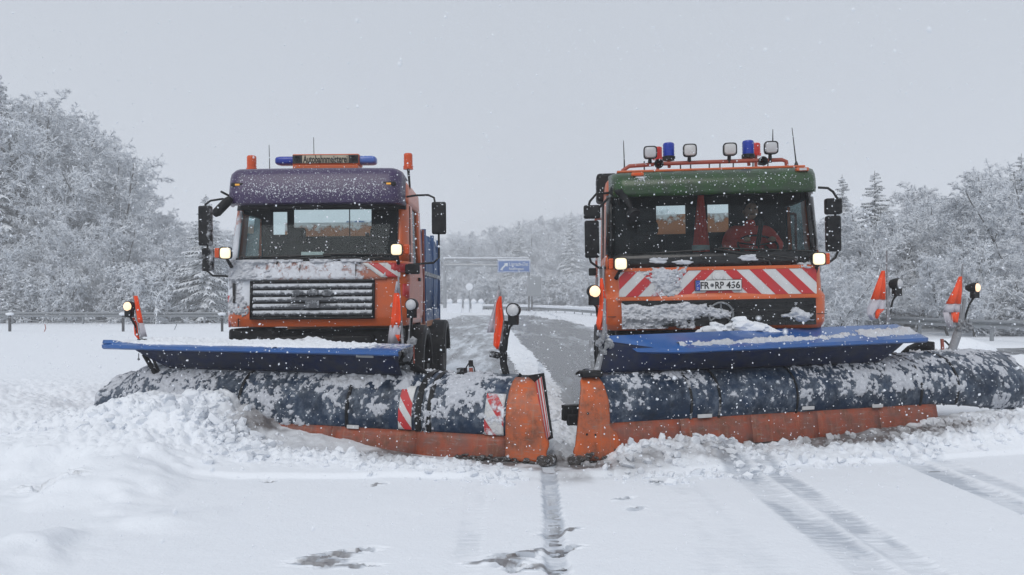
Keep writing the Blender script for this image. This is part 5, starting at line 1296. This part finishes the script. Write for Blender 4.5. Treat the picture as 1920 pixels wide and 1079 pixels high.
relief('snow_layer', DRf, np.stack([X_, Q_, zt(X_, Q_)+.002], -1), [0, -.2, 1], -.25+1.05*np.exp(-((Q_-yc_)/(.07+.08*ss(2.4, 4.0, X_)))**2)*ss(.95, 1.2, X_), .04, 46, 'packsnow', sink=.012)
lf = MB()
for s_ in (-1, 1):
    A = PR.i@(FR.m@Vector((s_*.5, -.04, .7))); lf.tube([tuple(A), (A.x, .32, .5)], .06, 8)
    A = PR.i@(FR.m@Vector((s_*.3, -.04, 1.1))); lf.tube([tuple(A), (A.x, .42, .85)], .03, 8)
lf.box(.6, 4.2, .28, .40, .45, .58); lf.build('lifting_frame', 'black', GR, bevel=.01, snow=.35)
hc = MB(); hc.tube([tuple(PR.at(1118, 700, .15)), tuple(PR.at(1128, 660, .3)), tuple(PR.at(1133, 620, .35)), tuple(PR.at(1134, 560, .35))], [.035, .03, .022, .014], 8)
hc.tube([tuple(PR.at(1108, 640, .3)), tuple(PR.at(1113, 700, .2))], .02, 8)
for k in range(14): p = PR.at(random.uniform(1122, 1150), random.uniform(622, 665), .25); hc.lump(tuple(p), random.uniform(.012, .035), k, 3, 1.3)
hc.build('lamp_arm', 'pole', GR, snow=.42)
# left-hand flag and lamp
flagpole(PR, GR, tuple(PR.at(1132, 640, .40)), tuple(PR.at(1131, 498, .40)),
    [(rowsof(PR, .38, [(522, 1126, 1130), (540, 1125, 1132), (566, 1125, 1137), (590, 1122, 1138), (606, 1119, 1137), (619, 1122, 1127)]), 'flag', 'orange_cloth'),
     (rowsof(PR, .40, [(608, 1128, 1138), (625, 1126, 1138), (634, 1130, 1138)]), 'flagw', 'white_cloth')])
marker_lamp(GR, tuple(PR.at(1122, 600, .45)), tuple(PR.at(1113, 547, .40)), True, .062)
# right-hand flags and lamps
flagpole(PR, GR, tuple(PR.at(1664, 603, .30)), tuple(PR.at(1663, 470, .30)),
    [(rowsof(PR, .28, [(508, 1654, 1659.5), (530, 1645, 1659.5), (562, 1634, 1659)]), 'flag', 'orange_cloth'),
     (rowsof(PR, .28, [(562, 1634, 1659), (578, 1627, 1658), (590, 1627, 1645), (600, 1634, 1641)]), 'flagw', 'white_cloth'),
     (rowsof(PR, .265, [(580, 1643, 1658), (588, 1643, 1650), (598, 1643, 1644)]), 'flag', 'orange_cloth')])
MB().tube([tuple(PR.at(1667, 603, .34)), tuple(PR.at(1666, 520, .34))], .016, 8).build('flag_support', 'pole', GR, snow=.45)
marker_lamp(GR, tuple(PR.at(1668, 590, .34)), tuple(PR.at(1681, 533, .28)), False, .062, aim=(.45, -.9, 0))
ar = MB().tube([tuple(PR.at(1783, 662, .40)), tuple(PR.at(1795, 628, .40)), tuple(PR.at(1802, 606, .40)), tuple(PR.at(1809, 560, .38))], [.05, .05, .035, .016], 10)
for k in range(10): p = PR.at(random.uniform(1795, 1820), random.uniform(603, 618), .36); ar.lump(tuple(p), random.uniform(.015, .035), k, 3, 1.3)
ar.build('lamp_arm', 'pole', GR, snow=.36)
flagpole(PR, GR, tuple(PR.at(1800, 606, .38)), tuple(PR.at(1805, 496, .38)),
    [(rowsof(PR, .36, [(519, 1799, 1804), (545, 1788, 1803), (570, 1775, 1800)]), 'flag', 'orange_cloth'),
     (rowsof(PR, .36, [(570, 1775, 1800), (586, 1768, 1799)]), 'flagw', 'white_cloth'),
     (rowsof(PR, .345, [(586, 1784, 1799), (600, 1786, 1796), (605, 1790, 1794)]), 'flag', 'orange_cloth'),
     (rowsof(PR, .36, [(586, 1768, 1784), (600, 1772, 1786), (615, 1780, 1785)]), 'flagw', 'white_cloth')])
marker_lamp(GR, tuple(PR.at(1808, 600, .38)), tuple(PR.at(1827, 540, .32)), True, .056, aim=(.35, -.9, 0))
P = [[tuple(PR.at(x, y+dy, .45+.04*j)) for (x, y) in ((1690, 661), (1702, 650), (1718, 643), (1735, 640), (1752, 642))] for j, dy in enumerate((0, 8, 18))]
MB().grid(P).build('rubber_flap', 'black', GR, solid=.015, snow=.2)
pr = MB().tube([tuple(PR.at(1768, 664, .45)), tuple(PR.at(1766, 636, .45))], .02, 8).build('latch_post', 'redrail', GR, snow=.25)
MB().tube([tuple(PR.at(1766, 640, .45)), tuple(PR.at(1772, 640, .45)), tuple(PR.at(1784, 652, .45))], .012, 8).build('latch_head', 'black', pr)
X_, Q_ = np.meshgrid(np.linspace(.32, 6.0, 620), np.linspace(.08, .50, 40))
Zb = np.zeros_like(X_)
for i in range(X_.shape[1]):
    p_ = np.array(profR(X_[0, i])[4:9]); Zb[:, i] = np.interp(Q_[:, i], p_[:, 0], p_[:, 1])
relief('snow_layer', MR, np.stack([X_, Q_, Zb+.004], -1), [0, -.3, 1], .0+.45*np.exp(-((X_-1.1)/.35)**2)+.10*ss(4.7, 5.2, X_)+.10*ss(2., 3., X_), .045, 49, 'packsnow')

# ================================================================== BACKGROUND
def Z(x, y): 
    return float(snow_h(np.array([[float(x)]]), np.array([[float(y)]]))[0][0, 0])
def W(px, py, d): return ((px-CX)/F*d, d, CAM_H-(py-HY)/F*d)
# ---- guardrails
def guardrail(name, label, pts, top=.75, snowcap=.0, spacing=4.0, group='guardrails'):
    """W-profile beam on posts, following pts (x,y); top height above local ground"""
    g = thing(name, label, 'guardrail', (pts[0][0], pts[0][1], 0), group=group)
    o = Vector((pts[0][0], pts[0][1], 0)); P = np.array(pts, float); d = np.r_[0, np.cumsum(np.hypot(*np.diff(P, axis=0).T))]
    n = max(2, int(d[-1]/1.5)); t = np.linspace(0, d[-1], n); X = np.interp(t, d, P[:, 0]); Y = np.interp(t, d, P[:, 1])
    gz = terrain(X, Y)+.05; tx, ty = np.gradient(X), np.gradient(Y); l = np.hypot(tx, ty); nx, ny = ty/l, -tx/l
    sg = np.where(ny < 0, 1, -1); nx, ny = nx*sg, ny*sg
    prof = [(0, 0), (.05, -.02), (.08, -.06), (.08, -.09), (.02, -.13), (.0, -.155), (.02, -.18), (.08, -.22), (.08, -.25), (.05, -.29), (0, -.31)]
    MB().grid([[(X[i]-o.x+nx[i]*a, Y[i]-o.y+ny[i]*a, gz[i]+top+b) for a, b in prof] for i in range(n)]).build('beam', 'galv', g, solid=.006)
    m = MB()
    k = max(2, int(d[-1]/spacing))
    for q in np.linspace(0, d[-1], min(k, 60)):
        x, y = np.interp(q, d, P[:, 0])-o.x, np.interp(q, d, P[:, 1])-o.y; z = float(terrain(x+o.x, y+o.y))
        MB().box(x-.05, x+.05, y+.03, y+.13, z-.1, z+top-.02).build('post', 'galv', g)
    if snowcap:
        MB().grid([[(X[i]-o.x+a, Y[i]-o.y+b*1.0, gz[i]+top+c*(.8+.5*float(vn(np.array(X[i]*.6), np.array(Y[i]*.6))))) for a, b, c in ((-.10, -.12, -.02), (-.12, -.12, snowcap*.6), (0, -.02, snowcap), (.1, .12, snowcap*.6), (.12, .14, -.02))] for i in range(n)]).build('snow_cap', 'snow', g)
    return g
guardrail('guardrail', 'long grey guardrail at the far side of the snowy field on the left', [(-70, 47), (-40, 47.2), (-20, 47.5), (-5, 50)], .78)
guardrail('guardrail', 'snow-dusted guardrail curving along the right roadside below the trees', [(26, 14), (18.5, 24), (17.3, 30), (16.9, 41), (15.3, 55), (12.4, 74), (8.8, 95), (4, 112), (-3, 124), (-14, 133)], .80)
guardrail('guardrail', 'thickly snow-capped guardrail at the middle bend of the road', [(7.9, 68), (6.6, 82), (4, 98), (-1, 112), (-6, 120)], .55, .30)
# ---- rope fence on the left field
pp = [(21, 36.6), (229, 36.4), (412, 36.2)]
rf = thing('rope_fence', 'low rope barrier on snow-capped posts in the left field', 'fence', (W(21, 0, 36.6)[0], 36.6, 0))
xs = [W(p, 0, d)[0] for p, d in pp]; xs = [xs[0]-5.2]+xs+[xs[-1]+5.2]
tops = []
for x in xs:
    y = 36.5; z0 = Z(x, y); lx, ly = x-rf.location.x, y-36.6
    ps = MB().box(lx-.045, lx+.045, ly-.045, ly+.045, z0-.05, z0+.78).build('post', 'fencepost', rf)
    MB().lump((lx, ly, z0+.83), .16, int(x*3), 2, .3, (1.2, 1, .5)).build('snow_cap', 'snow', ps); tops.append((lx, ly-.06, z0+.66))
for a, b in zip(tops[:-1], tops[1:]):
    MB().tube([tuple(Vector(a).lerp(Vector(b), t)+Vector((0, 0, -.9*t*(1-t)))) for t in np.linspace(0, 1, 13)], .016, 5).build('rope', 'galv', rf)
def tagl(px, py): 
    p = W(px, py, 36.4); 
    return MB().tube([(p[0]-rf.location.x, -.2, p[2]), (p[0]-rf.location.x+.05, -.2, p[2]-.2), (p[0]-rf.location.x-.05, -.2, p[2]-.42)], .02, 5)
tagl(329, 602).build('hanging_tag', 'galv', rf); tagl(84, 608).build('hanging_tag', 'redrail', rf)
# ---- road sign gantry
G = thing('sign_gantry', 'grey steel gantry carrying the blue exit sign over the road', 'gantry', W(835, 0, 112)[:1]+(112, 0))
gx = G.location.x; gy = 112
def tb(name, a, b, r, m='galv', n=8): 
    return MB().tube([(a[0]-gx, a[1]-gy, a[2]), (b[0]-gx, b[1]-gy, b[2])], r, n).build(name, m, G)
tb('post', W(834, 586, 112), W(834, 496, 112), .24); tb('post', W(991, 586, 112), W(991, 490, 112), .24)
tb('beam', W(832, 497, 112), W(935, 498, 112), .22); tb('beam', W(832, 487, 113.), W(994, 488, 113), .15)
tb('beam', W(936, 498, 112.6), W(991, 499, 112.6), .2); tb('brace', W(834, 497, 112), W(834, 487, 113), .1); tb('brace', W(991, 497, 112), W(991, 487, 113), .1)
MB().box(W(830, 0, 112)[0]-gx, W(992, 0, 112)[0]-gx, .75, 1.25, W(0, 485, 113)[2], W(0, 484, 113)[2]+.08).build('snow_cap', 'snow', G)
M['bluesign'] = plain('blue_sign', (.006, .11, .42), .5); M['signwhite'] = plain('sign_white', (.8, .84, .88), .5)
a, b = W(933, 511, 111.6), W(994, 488.5, 111.6)
SG = thing('road_sign', 'blue motorway exit sign with white arrow hanging on the gantry', 'road sign', ((a[0]+b[0])/2, 111.6, (a[2]+b[2])/2))
hw_, hh_ = (b[0]-a[0])/2, (b[2]-a[2])/2
MB().box(-hw_, hw_, 0, .1, -hh_, hh_).build('sign_panel', 'bluesign', SG)
bd = MB()
for q in ((-hw_+.05, hw_-.05, hh_-.11, hh_-.05), (-hw_+.05, hw_-.05, -hh_+.05, -hh_+.11), (-hw_+.05, -hw_+.11, -hh_+.11, hh_-.11), (hw_-.11, hw_-.05, -hh_+.11, hh_-.11)): bd.box(q[0], q[1], -.02, -.005, q[2], q[3])
bd.build('border', 'signwhite', SG)
text('lettering', 'Lörrach-Ost', 2.75, .52, (.70, -.02, .32), 'signwhite', SG, .01, bold=.01); text('lettering', 'Inzlingen', 2.1, .50, (.38, -.02, -.42), 'signwhite', SG, .01, bold=.01)
MB().prism([(-1.95, -.42), (-1.75, -.50), (-1.15, .12), (-1.30, .30)], -.03, -.01).prism([(-1.45, .42), (-.85, .50), (-.95, -.1)], -.03, -.01).prism([(-2.05, -.5), (-1.6, -.6), (-1.6, -.35)], -.03, -.01).build('arrow', 'signwhite', SG)
MB().box(-hw_, hw_, -.02, .16, hh_, hh_+.14).build('snow_cap', 'snow', SG)
PB = thing('grey_sign_back', 'plain grey sign panel seen from behind beside the gantry', 'sign', (W(1001, 0, 100)[0], 100, 0))
a, b = W(988, 556, 100), W(1015, 519, 100)
MB().box(a[0]-PB.location.x, b[0]-PB.location.x, 0, .08, a[2], b[2]).build('sign_panel', 'galv', PB, bevel=.02)
MB().box(-.75, -.55, .1, .2, 0, 3.2).box(-.35, -.15, .1, .2, 0, 3.2).build('post', 'fencepost', PB)
RS = thing('round_sign', 'small round snow-covered sign on a thin post beyond the bend', 'sign', (W(880, 0, 90)[0], 90, 0))
z = W(0, 538, 90)[2]; MB().tube([(0, 0, -.1), (0, 0, z)], .05, 6).build('post', 'galv', RS)
MB().lathe((0, -.05, z), (0, -1, 0), [(-.03, 0), (-.03, .40), (.0, .42), (.02, .40), (.02, 0)], 20).lump((0, -.04, z+.05), .38, 2, 2, .2, (1, .15, .95)).build('sign_disc', 'snow', RS)
for (x0_, x1_, lab) in ((838, 866, 'left'), (870, 880, ''), (884, 905, 'right')):
    lab2 = {'left': 'long white snow-covered road barrier left of the round sign', '': 'short snow-covered barrier at the foot of the round sign', 'right': 'white snow-covered road barrier right of the round sign'}[lab]
    B = thing('road_barrier', lab2, 'barrier', (W((x0_+x1_)/2, 0, 88)[0], 88, 0)); h = (x1_-x0_)/F*88/2
    MB().box(-h, h, -.2, .2, 0, 1.15).build('barrier_body', 'snow', B, bevel=.08)
    for u in ((-h*.6, h*.7) if h > .5 else (0,)): MB().lump((u, 0, 1.35), .33, int(x0_), 2, .2).build('barrier_lamp', 'snow', B)
# ---- snow humps behind the right plough and on the left
for i, (px, d, r, sq) in enumerate(((1668, 19, .42, (1.0, 1, 1.0)), (1697, 19.6, .44, (1.1, 1, .95)), (1742, 20, .46, (1.5, 1, .9)), (1914, 12, .42, (1.0, 1, 1.0)), (1800, 20, .4, (2.2, 1, .8)), (1640, 18, .34, (1.0, 1, 1.)))):
    x = W(px, 0, d)[0]; o = MB().lump((0, 0, 0), r, i+5, 3, .25, sq).build('snow_hump', 'snow'); o.location = (x, d, Z(x, d)+.42)
    tag(o, ('smallest rounded snow hump behind the right plough', 'low flat snow hump behind the right plough', 'long snow hump by the red latch post', 'snow hump past the outer end of the right plough', 'flattest snow mound behind the lamp arm', 'snow hump under the blue hood tip')[(0, 1, 2, 3, 4, 5)[i]], 'snow hump', 'snow humps')
    o.location.z = Z(x, d)+(.50 if i != 3 else .62)-r*sq[2]*.95
for i, (px, d) in enumerate(((314, 22), (388, 22))):
    x = W(px, 0, d)[0]; o = MB().lump((0, 0, 0), .11, i+50, 3, .2, (1, 1, 1.6)).build('snow_stub', 'snow'); o.location = (x, d, Z(x, d)+.06)
    tag(o, ('left of two small snow-capped stubs beyond the left hood', 'right of two small snow-capped stubs beyond the left hood')[i], 'snow stub', 'snow stubs')

# ---- trees
class NB:
    """numpy tube collector for branches"""
    def __init__(s): s.V = []; s.Fc = []; s.n = 0
    def seg(s, A, B, ra, rb, n=4):
        """A,B: (k,3) arrays of segment ends"""
        A, B = np.asarray(A, float), np.asarray(B, float); k = len(A); d = B-A; L = np.linalg.norm(d, axis=1, keepdims=True)+1e-9; d = d/L
        up = np.where(np.abs(d[:, 2:3]) < .9, [[0, 0, 1.]], [[1., 0, 0]]); a = np.cross(d, up); a /= np.linalg.norm(a, axis=1, keepdims=True); b = np.cross(a, d)
        q = 2*PI*(np.arange(n)+.5)/n
        ring = a[:, None, :]*np.cos(q)[None, :, None]+b[:, None, :]*np.sin(q)[None, :, None]
        R0 = A[:, None, :]+ring*np.asarray(ra).reshape(-1, 1, 1); R1 = B[:, None, :]+ring*np.asarray(rb).reshape(-1, 1, 1)
        V = np.concatenate([R0, R1], 1).reshape(-1, 3); base = s.n+np.arange(k)[:, None]*2*n
        i = np.arange(n); j = (i+1) % n
        Fq = np.stack([base+i, base+j, base+n+j, base+n+i], -1).reshape(-1, 4)
        s.V.append(V); s.Fc.append(Fq); s.n += len(V)
    def mesh(s, name, m):
        V = np.concatenate(s.V); Q = np.concatenate(s.Fc); me = bpy.data.meshes.new(name)
        me.vertices.add(len(V)); me.vertices.foreach_set('co', V.reshape(-1).astype(np.float32))
        me.loops.add(Q.size); me.loops.foreach_set('vertex_index', Q.reshape(-1).astype(np.int32)); me.polygons.add(len(Q))
        me.polygons.foreach_set('loop_start', np.arange(0, Q.size, 4, dtype=np.int32)); me.polygons.foreach_set('loop_total', np.full(len(Q), 4, np.int32))
        me.update(calc_edges=True); me.shade_smooth(); me.materials.append(M[m]); return me
def tree_meshes(seed, H=11., spread=.42, dens=1.0, bare=.28, multi=1, droop=.5, thick=1.0):
    rg = np.random.default_rng(seed); T = NB(); C = NB()
    def rnd(k): 
        v = rg.normal(size=(k, 3)); return v/np.linalg.norm(v, axis=1, keepdims=True)
    limbs = []
    for st in range(multi):
        p = np.array([rg.normal()*.25*(multi > 1), rg.normal()*.25*(multi > 1), 0.]); d = np.array([rg.normal()*.10*(1+multi*.4), rg.normal()*.10*(1+multi*.4), 1.]); n = 10
        h = H*(.86+.14*rg.random()); step = h/n; r0 = H*.0105*thick
        for i in range(n):
            q = p+d/np.linalg.norm(d)*step; ra = r0*(1-i/n)**.8+.02; rb = r0*(1-(i+1)/n)**.8+.02
            T.seg([p], [q], [ra], [rb], 6); d = d+rg.normal(size=3)*.09; d[2] = max(d[2], .7)
            if i/n > bare-.1:
                kk = int(rg.integers(2, 5)*dens)+1
                for _ in range(kk):
                    t = rg.random(); a = rg.random()*2*PI; up = rg.uniform(.15, .95)*(1.15-.5*i/n)
                    dv = np.array([math.cos(a), math.sin(a), up]); L = H*spread*(1.05-.75*i/n)*rg.uniform(.6, 1.1)
                    limbs.append((p+(q-p)*t, dv/np.linalg.norm(dv), L, ra*.45))
            p = q
    level = limbs
    for lv in range(2):
        nxt = []
        for (p, d, L, r) in level:
            n = 5 if lv == 0 else 4; st = L/n; d = d.copy()
            for i in range(n):
                q = p+d*st; ra = max(.016, r*(1-i/n*.8)); rb = max(.014, r*(1-(i+1)/n*.8))
                (T if lv == 0 and i < 2 else C).seg([p], [q], [ra+.012*(lv > 0)], [rb+.012*(lv > 0)], 5 if lv == 0 else 4)
                for _ in range((2 if lv == 0 else 3) if i > 0 else 1):
                    v = d*.75+rnd(1)[0]*.8; v[2] += .10; v /= np.linalg.norm(v); nxt.append((p+(q-p)*rg.random(), v, L*rg.uniform(.32, .5)*(1-.08*i), rb*.6))
                d = d+rg.normal(size=3)*.16; d[2] -= .05*droop*i*(1 if lv else .4); d /= np.linalg.norm(d); p = q
        level = nxt
    # twig level, vectorised
    A = np.array([l[0] for l in level]); D = np.array([l[1] for l in level]); L = np.array([l[2] for l in level])
    for sub_, rr in ((3, .030), (2, .024)):
        nA, nD, nL = [], [], []
        P = A.copy(); d = D.copy()
        for i in range(3):
            st = L/3; Q = P+d*st[:, None]
            C.seg(P, Q, rr*thick*(1.15-.2*i)*np.ones(len(P)), rr*thick*(1.0-.25*i)*np.ones(len(P)), 3)
            for _ in range(sub_ if i else 1):
                v = d*.7+rnd(len(P))*.75; v /= np.linalg.norm(v, axis=1, keepdims=True); nA.append(P+(Q-P)*rg.random((len(P), 1))); nD.append(v); nL.append(L*rg.uniform(.4, .7, len(P)))
            d = d+rg.normal(size=d.shape)*.2; d[:, 2] -= .12*droop*(i+1); d /= np.linalg.norm(d, axis=1, keepdims=True); P = Q
        A, D, L = np.concatenate(nA), np.concatenate(nD), np.concatenate(nL)
        if len(A) > 8000:
            s = rg.choice(len(A), 8000, replace=False); A, D, L = A[s], D[s], L[s]
    return T.mesh('trunk', 'bark'), C.mesh('crown', 'twig')
def conifer_meshes(seed, H=12., wide=.24, dens=1.):
    rg = np.random.default_rng(seed); T = NB(); C = NB()
    T.seg([[0, 0, 0]], [[0, 0, H*.6]], [H*.012], [H*.006], 7); T.seg([[0, 0, H*.6]], [[0, 0, H]], [H*.006], [.015], 6)
    z = H*.06
    while z < H*.985:
        t = z/H; k = int((9 if t < .8 else 6)*dens); Lb = H*wide*(1-t)**.8*rg.uniform(.8, 1.1)+.12
        for _ in range(k):
            a = rg.random()*2*PI; d = np.array([math.cos(a), math.sin(a), .25-.45*(1-t)]); p = np.array([0, 0, z+rg.normal()*.08]); L = Lb*rg.uniform(.65, 1.1); n = 5; side = np.array([-math.sin(a), math.cos(a), 0])
            for i in range(n):
                q = p+d/np.linalg.norm(d)*L/n; w_ = L*.10*(1-i/n)+.03
                C.seg([p], [q], [w_*.55], [w_*.45], 4)
                for sgn in (-1, 1):
                    for _k in range(2):
                        v = d*.8+side*sgn*rg.uniform(.5, 1)+np.array([0, 0, -.25-.15*rg.random()]); e = p+(q-p)*rg.random(); l2 = L*.30*(1-i/n*.6)*rg.uniform(.6, 1.1)
                        m_ = e+v*l2*.6; C.seg([e, m_], [m_, m_+v*l2*.4+np.array([0, 0, -.08])], [.045*L/1.5+.02, .035*L/1.5+.018], [.035*L/1.5+.018, .008], 3)
                d = d+np.array([0, 0, -.13+.05*i]); p = q
        z += H*.026*(1.3-.5*t)
    return T.mesh('trunk', 'bark'), C.mesh('crown', 'needle')
DEC = [tree_meshes(101, 11, .36, 1.0, .25), tree_meshes(102, 11, .42, 1.1, .18, 2), tree_meshes(103, 11, .34, .9, .3), tree_meshes(104, 11, .46, 1.1, .1, 3, .8), tree_meshes(105, 11, .38, 1.0, .2, 2)]
BSH = [tree_meshes(201, 4.6, .52, 1.0, .0, 4, .9, 1.3), tree_meshes(202, 4.6, .60, 1.0, .0, 5, 1.2, 1.3)]
CON = [conifer_meshes(301, 12, .22), conifer_meshes(302, 12, .26)]
PROTO = {}
def plant(kind, idx, x, y, h, label, cat, group, name, tilt=0.):
    ms, base = {'dec': (DEC, 11.), 'bush': (BSH, 4.6), 'con': (CON, 12.)}[kind]
    s = h/base
    t = thing(name, label, cat, (x, y, float(terrain(x, y))-.1), (tilt, 0, random.random()*6.28), group)
    wdt = random.uniform(.9, 1.15); t.scale = (s*wdt, s*wdt, s)
    for me, nm in zip(ms[idx % len(ms)], ('trunk', 'crown')):
        o = bpy.data.objects.new(nm, me); COL.objects.link(o); o.parent = t
    return t
def topz(px, py, d): return CAM_H+(HY-py)/F*d
def wood(pxs, skyline, dists, step, group, label, name='snowy_tree', jit=.4, kinds=('dec',), bush=None, hmax=17):
    for d in dists:
        px = pxs[0]+random.uniform(0, step)
        while px < pxs[1]:
            dd = d*(1+random.uniform(-.07, .07)); x = (px-CX)/F*dd; zt_ = topz(px, np.interp(px, *skyline)+random.uniform(-8, 12), dd)
            h = zt_-float(terrain(x, dd)); h = min(h, hmax*random.uniform(.85, 1.05))
            if h > 2.2: plant('dec', random.randint(0, 9), x, dd, h, label, 'tree', group, name)
            px += step*random.uniform(.6, 1.4)*60/ d if False else step*random.uniform(.6, 1.4)
# left wood on its slope
skyL = ([-60, 0, 60, 120, 180, 230, 270, 330, 420], [150, 172, 185, 215, 280, 335, 385, 400, 420])
wood((-90, 440), skyL, (58, 64, 71, 80), 52, 'trees of the left wood', 'snow-laden bare tree in the wood behind the left guardrail', hmax=20)
wood((-60, 440), ([-60, 200, 440], [330, 400, 450]), (54,), 60, 'trees of the left wood', 'snow-laden bare tree in the wood behind the left guardrail', hmax=9)
for i in range(24):
    px = -30+i*19+random.uniform(-8, 8); d = random.uniform(50, 54); x = (px-CX)/F*d
    plant('bush', i, x, d, random.uniform(2.6, 4.6), 'snow-covered bush at the foot of the left wood', 'bush', 'bushes below the left wood', 'snowy_bush')
plant('con', 0, *W(-6, 0, 56)[:2], topz(0, 128, 56)-float(terrain(W(-6, 0, 56)[0], 56)), 'dark-topped conifer at the far left edge, highest in the left wood', 'tree', None, 'snowy_conifer')
plant('con', 1, *W(386, 0, 50)[:2], topz(0, 362, 50)-float(terrain(W(386, 0, 50)[0], 50)), 'snowy conifer beside the left mirror of the purple-visored truck', 'tree', None, 'snowy_conifer')
plant('con', 1, *W(15, 0, 49.5)[:2], 3.6, 'small drooping conifer behind the guardrail at the far left', 'tree', None, 'snowy_conifer')
# centre wood in the haze
skyC = ([790, 850, 900, 980, 1040, 1100, 1180], [465, 440, 425, 418, 402, 395, 385])
wood((780, 1240), skyC, (160, 178, 198, 220, 250), 30, 'trees of the hazy middle wood', 'faint snowy tree in the hazy wood beyond the gantry', hmax=19)
wood((790, 1200), ([790, 1200], [490, 470]), (138,), 26, 'trees of the hazy middle wood', 'faint snowy tree in the hazy wood beyond the gantry', hmax=9)
for i in range(26):
    px = 820+i*14+random.uniform(-5, 5); d = random.uniform(116, 126) if px < 1000 else random.uniform(102, 112); x = (px-CX)/F*d
    plant('bush', i, x, d+4, random.uniform(3.5, 6.), 'snow-covered bush behind the gantry', 'bush', 'bushes behind the gantry', 'snowy_bush')
for px, py in ((1072, 400), (973, 420)):
    plant('con', 0, *W(px, 0, 140)[:2], topz(0, py-6, 140)-float(terrain(W(px, 0, 140)[0], 140)), 'faint spire-shaped conifer above the grey sign back' if px < 1000 else 'faint conifer above the middle wood left of the right truck', 'tree', None, 'snowy_conifer')
# right wood
skyR = ([1080, 1400, 1560, 1620, 1690, 1740, 1800, 1860, 1900, 1990], [385, 380, 395, 400, 380, 335, 350, 345, 300, 270])
wood((1380, 2020), skyR, (40, 52, 66), 66, 'trees of the right wood', 'snow-laden bare tree behind the right guardrail', hmax=14)
wood((1500, 2020), ([1500, 2020], [470, 430]), (34,), 62, 'trees of the right wood', 'snow-laden bare tree behind the right guardrail', hmax=6)
for px, py, d, ix, lab in ((1750, 322, 44, 0, 'tall bare tree with snow-lined branches between the two right flags'), (1868, 338, 36, 2, 'bare tree with thick forking snowy limbs near the right edge'), (1905, 292, 50, 4, 'tall tree at the far right edge with dense snowy top')):
    plant('dec', ix, *W(px, 0, d)[:2], topz(0, py, d)-float(terrain(W(px, 0, d)[0], d)), lab, 'tree', None, 'snowy_tree')
for i in range(26):
    px = 1540+i*17+random.uniform(-8, 8); d = max(30, np.interp(px, [1540, 1920], [50, 31]))*random.uniform(1., 1.1); x = (px-CX)/F*d
    plant('bush', i, x, d, random.uniform(2., 3.4), 'snow-covered bush at the foot of the right wood', 'bush', 'bushes below the right wood', 'snowy_bush')
for px, py, d, ix, lab in ((1640, 318, 52, 1, 'large snowy conifer rising right of the green-visored truck'), (1579, 325, 58, 0, 'narrow snowy conifer just right of the truck mirrors'), (1915, 285, 46, 0, 'snowy conifer cut off by the right edge')):
    plant('con', ix, *W(px, 0, d)[:2], topz(0, py, d)-float(terrain(W(px, 0, d)[0], d)), lab, 'tree', None, 'snowy_conifer')

# ---- haze of falling snow
hz = MB().box(-330, 330, -20, 500, -2, 60).build('haze', 'snow', smooth=False); hz['kind'] = 'stuff'; hz['label'] = 'grey snow haze filling the air'
hm = bpy.data.materials.new('haze_air'); hm.use_nodes = True; n = hm.node_tree; n.nodes.clear()
o_ = n.nodes.new('ShaderNodeOutputMaterial'); pv = n.nodes.new('ShaderNodeVolumePrincipled')
pv.inputs['Color'].default_value = (.985, .99, 1.0, 1); pv.inputs['Density'].default_value = .0032; pv.inputs['Anisotropy'].default_value = .2
n.links.new(pv.outputs[0], o_.inputs['Volume']); hz.data.materials[0] = hm
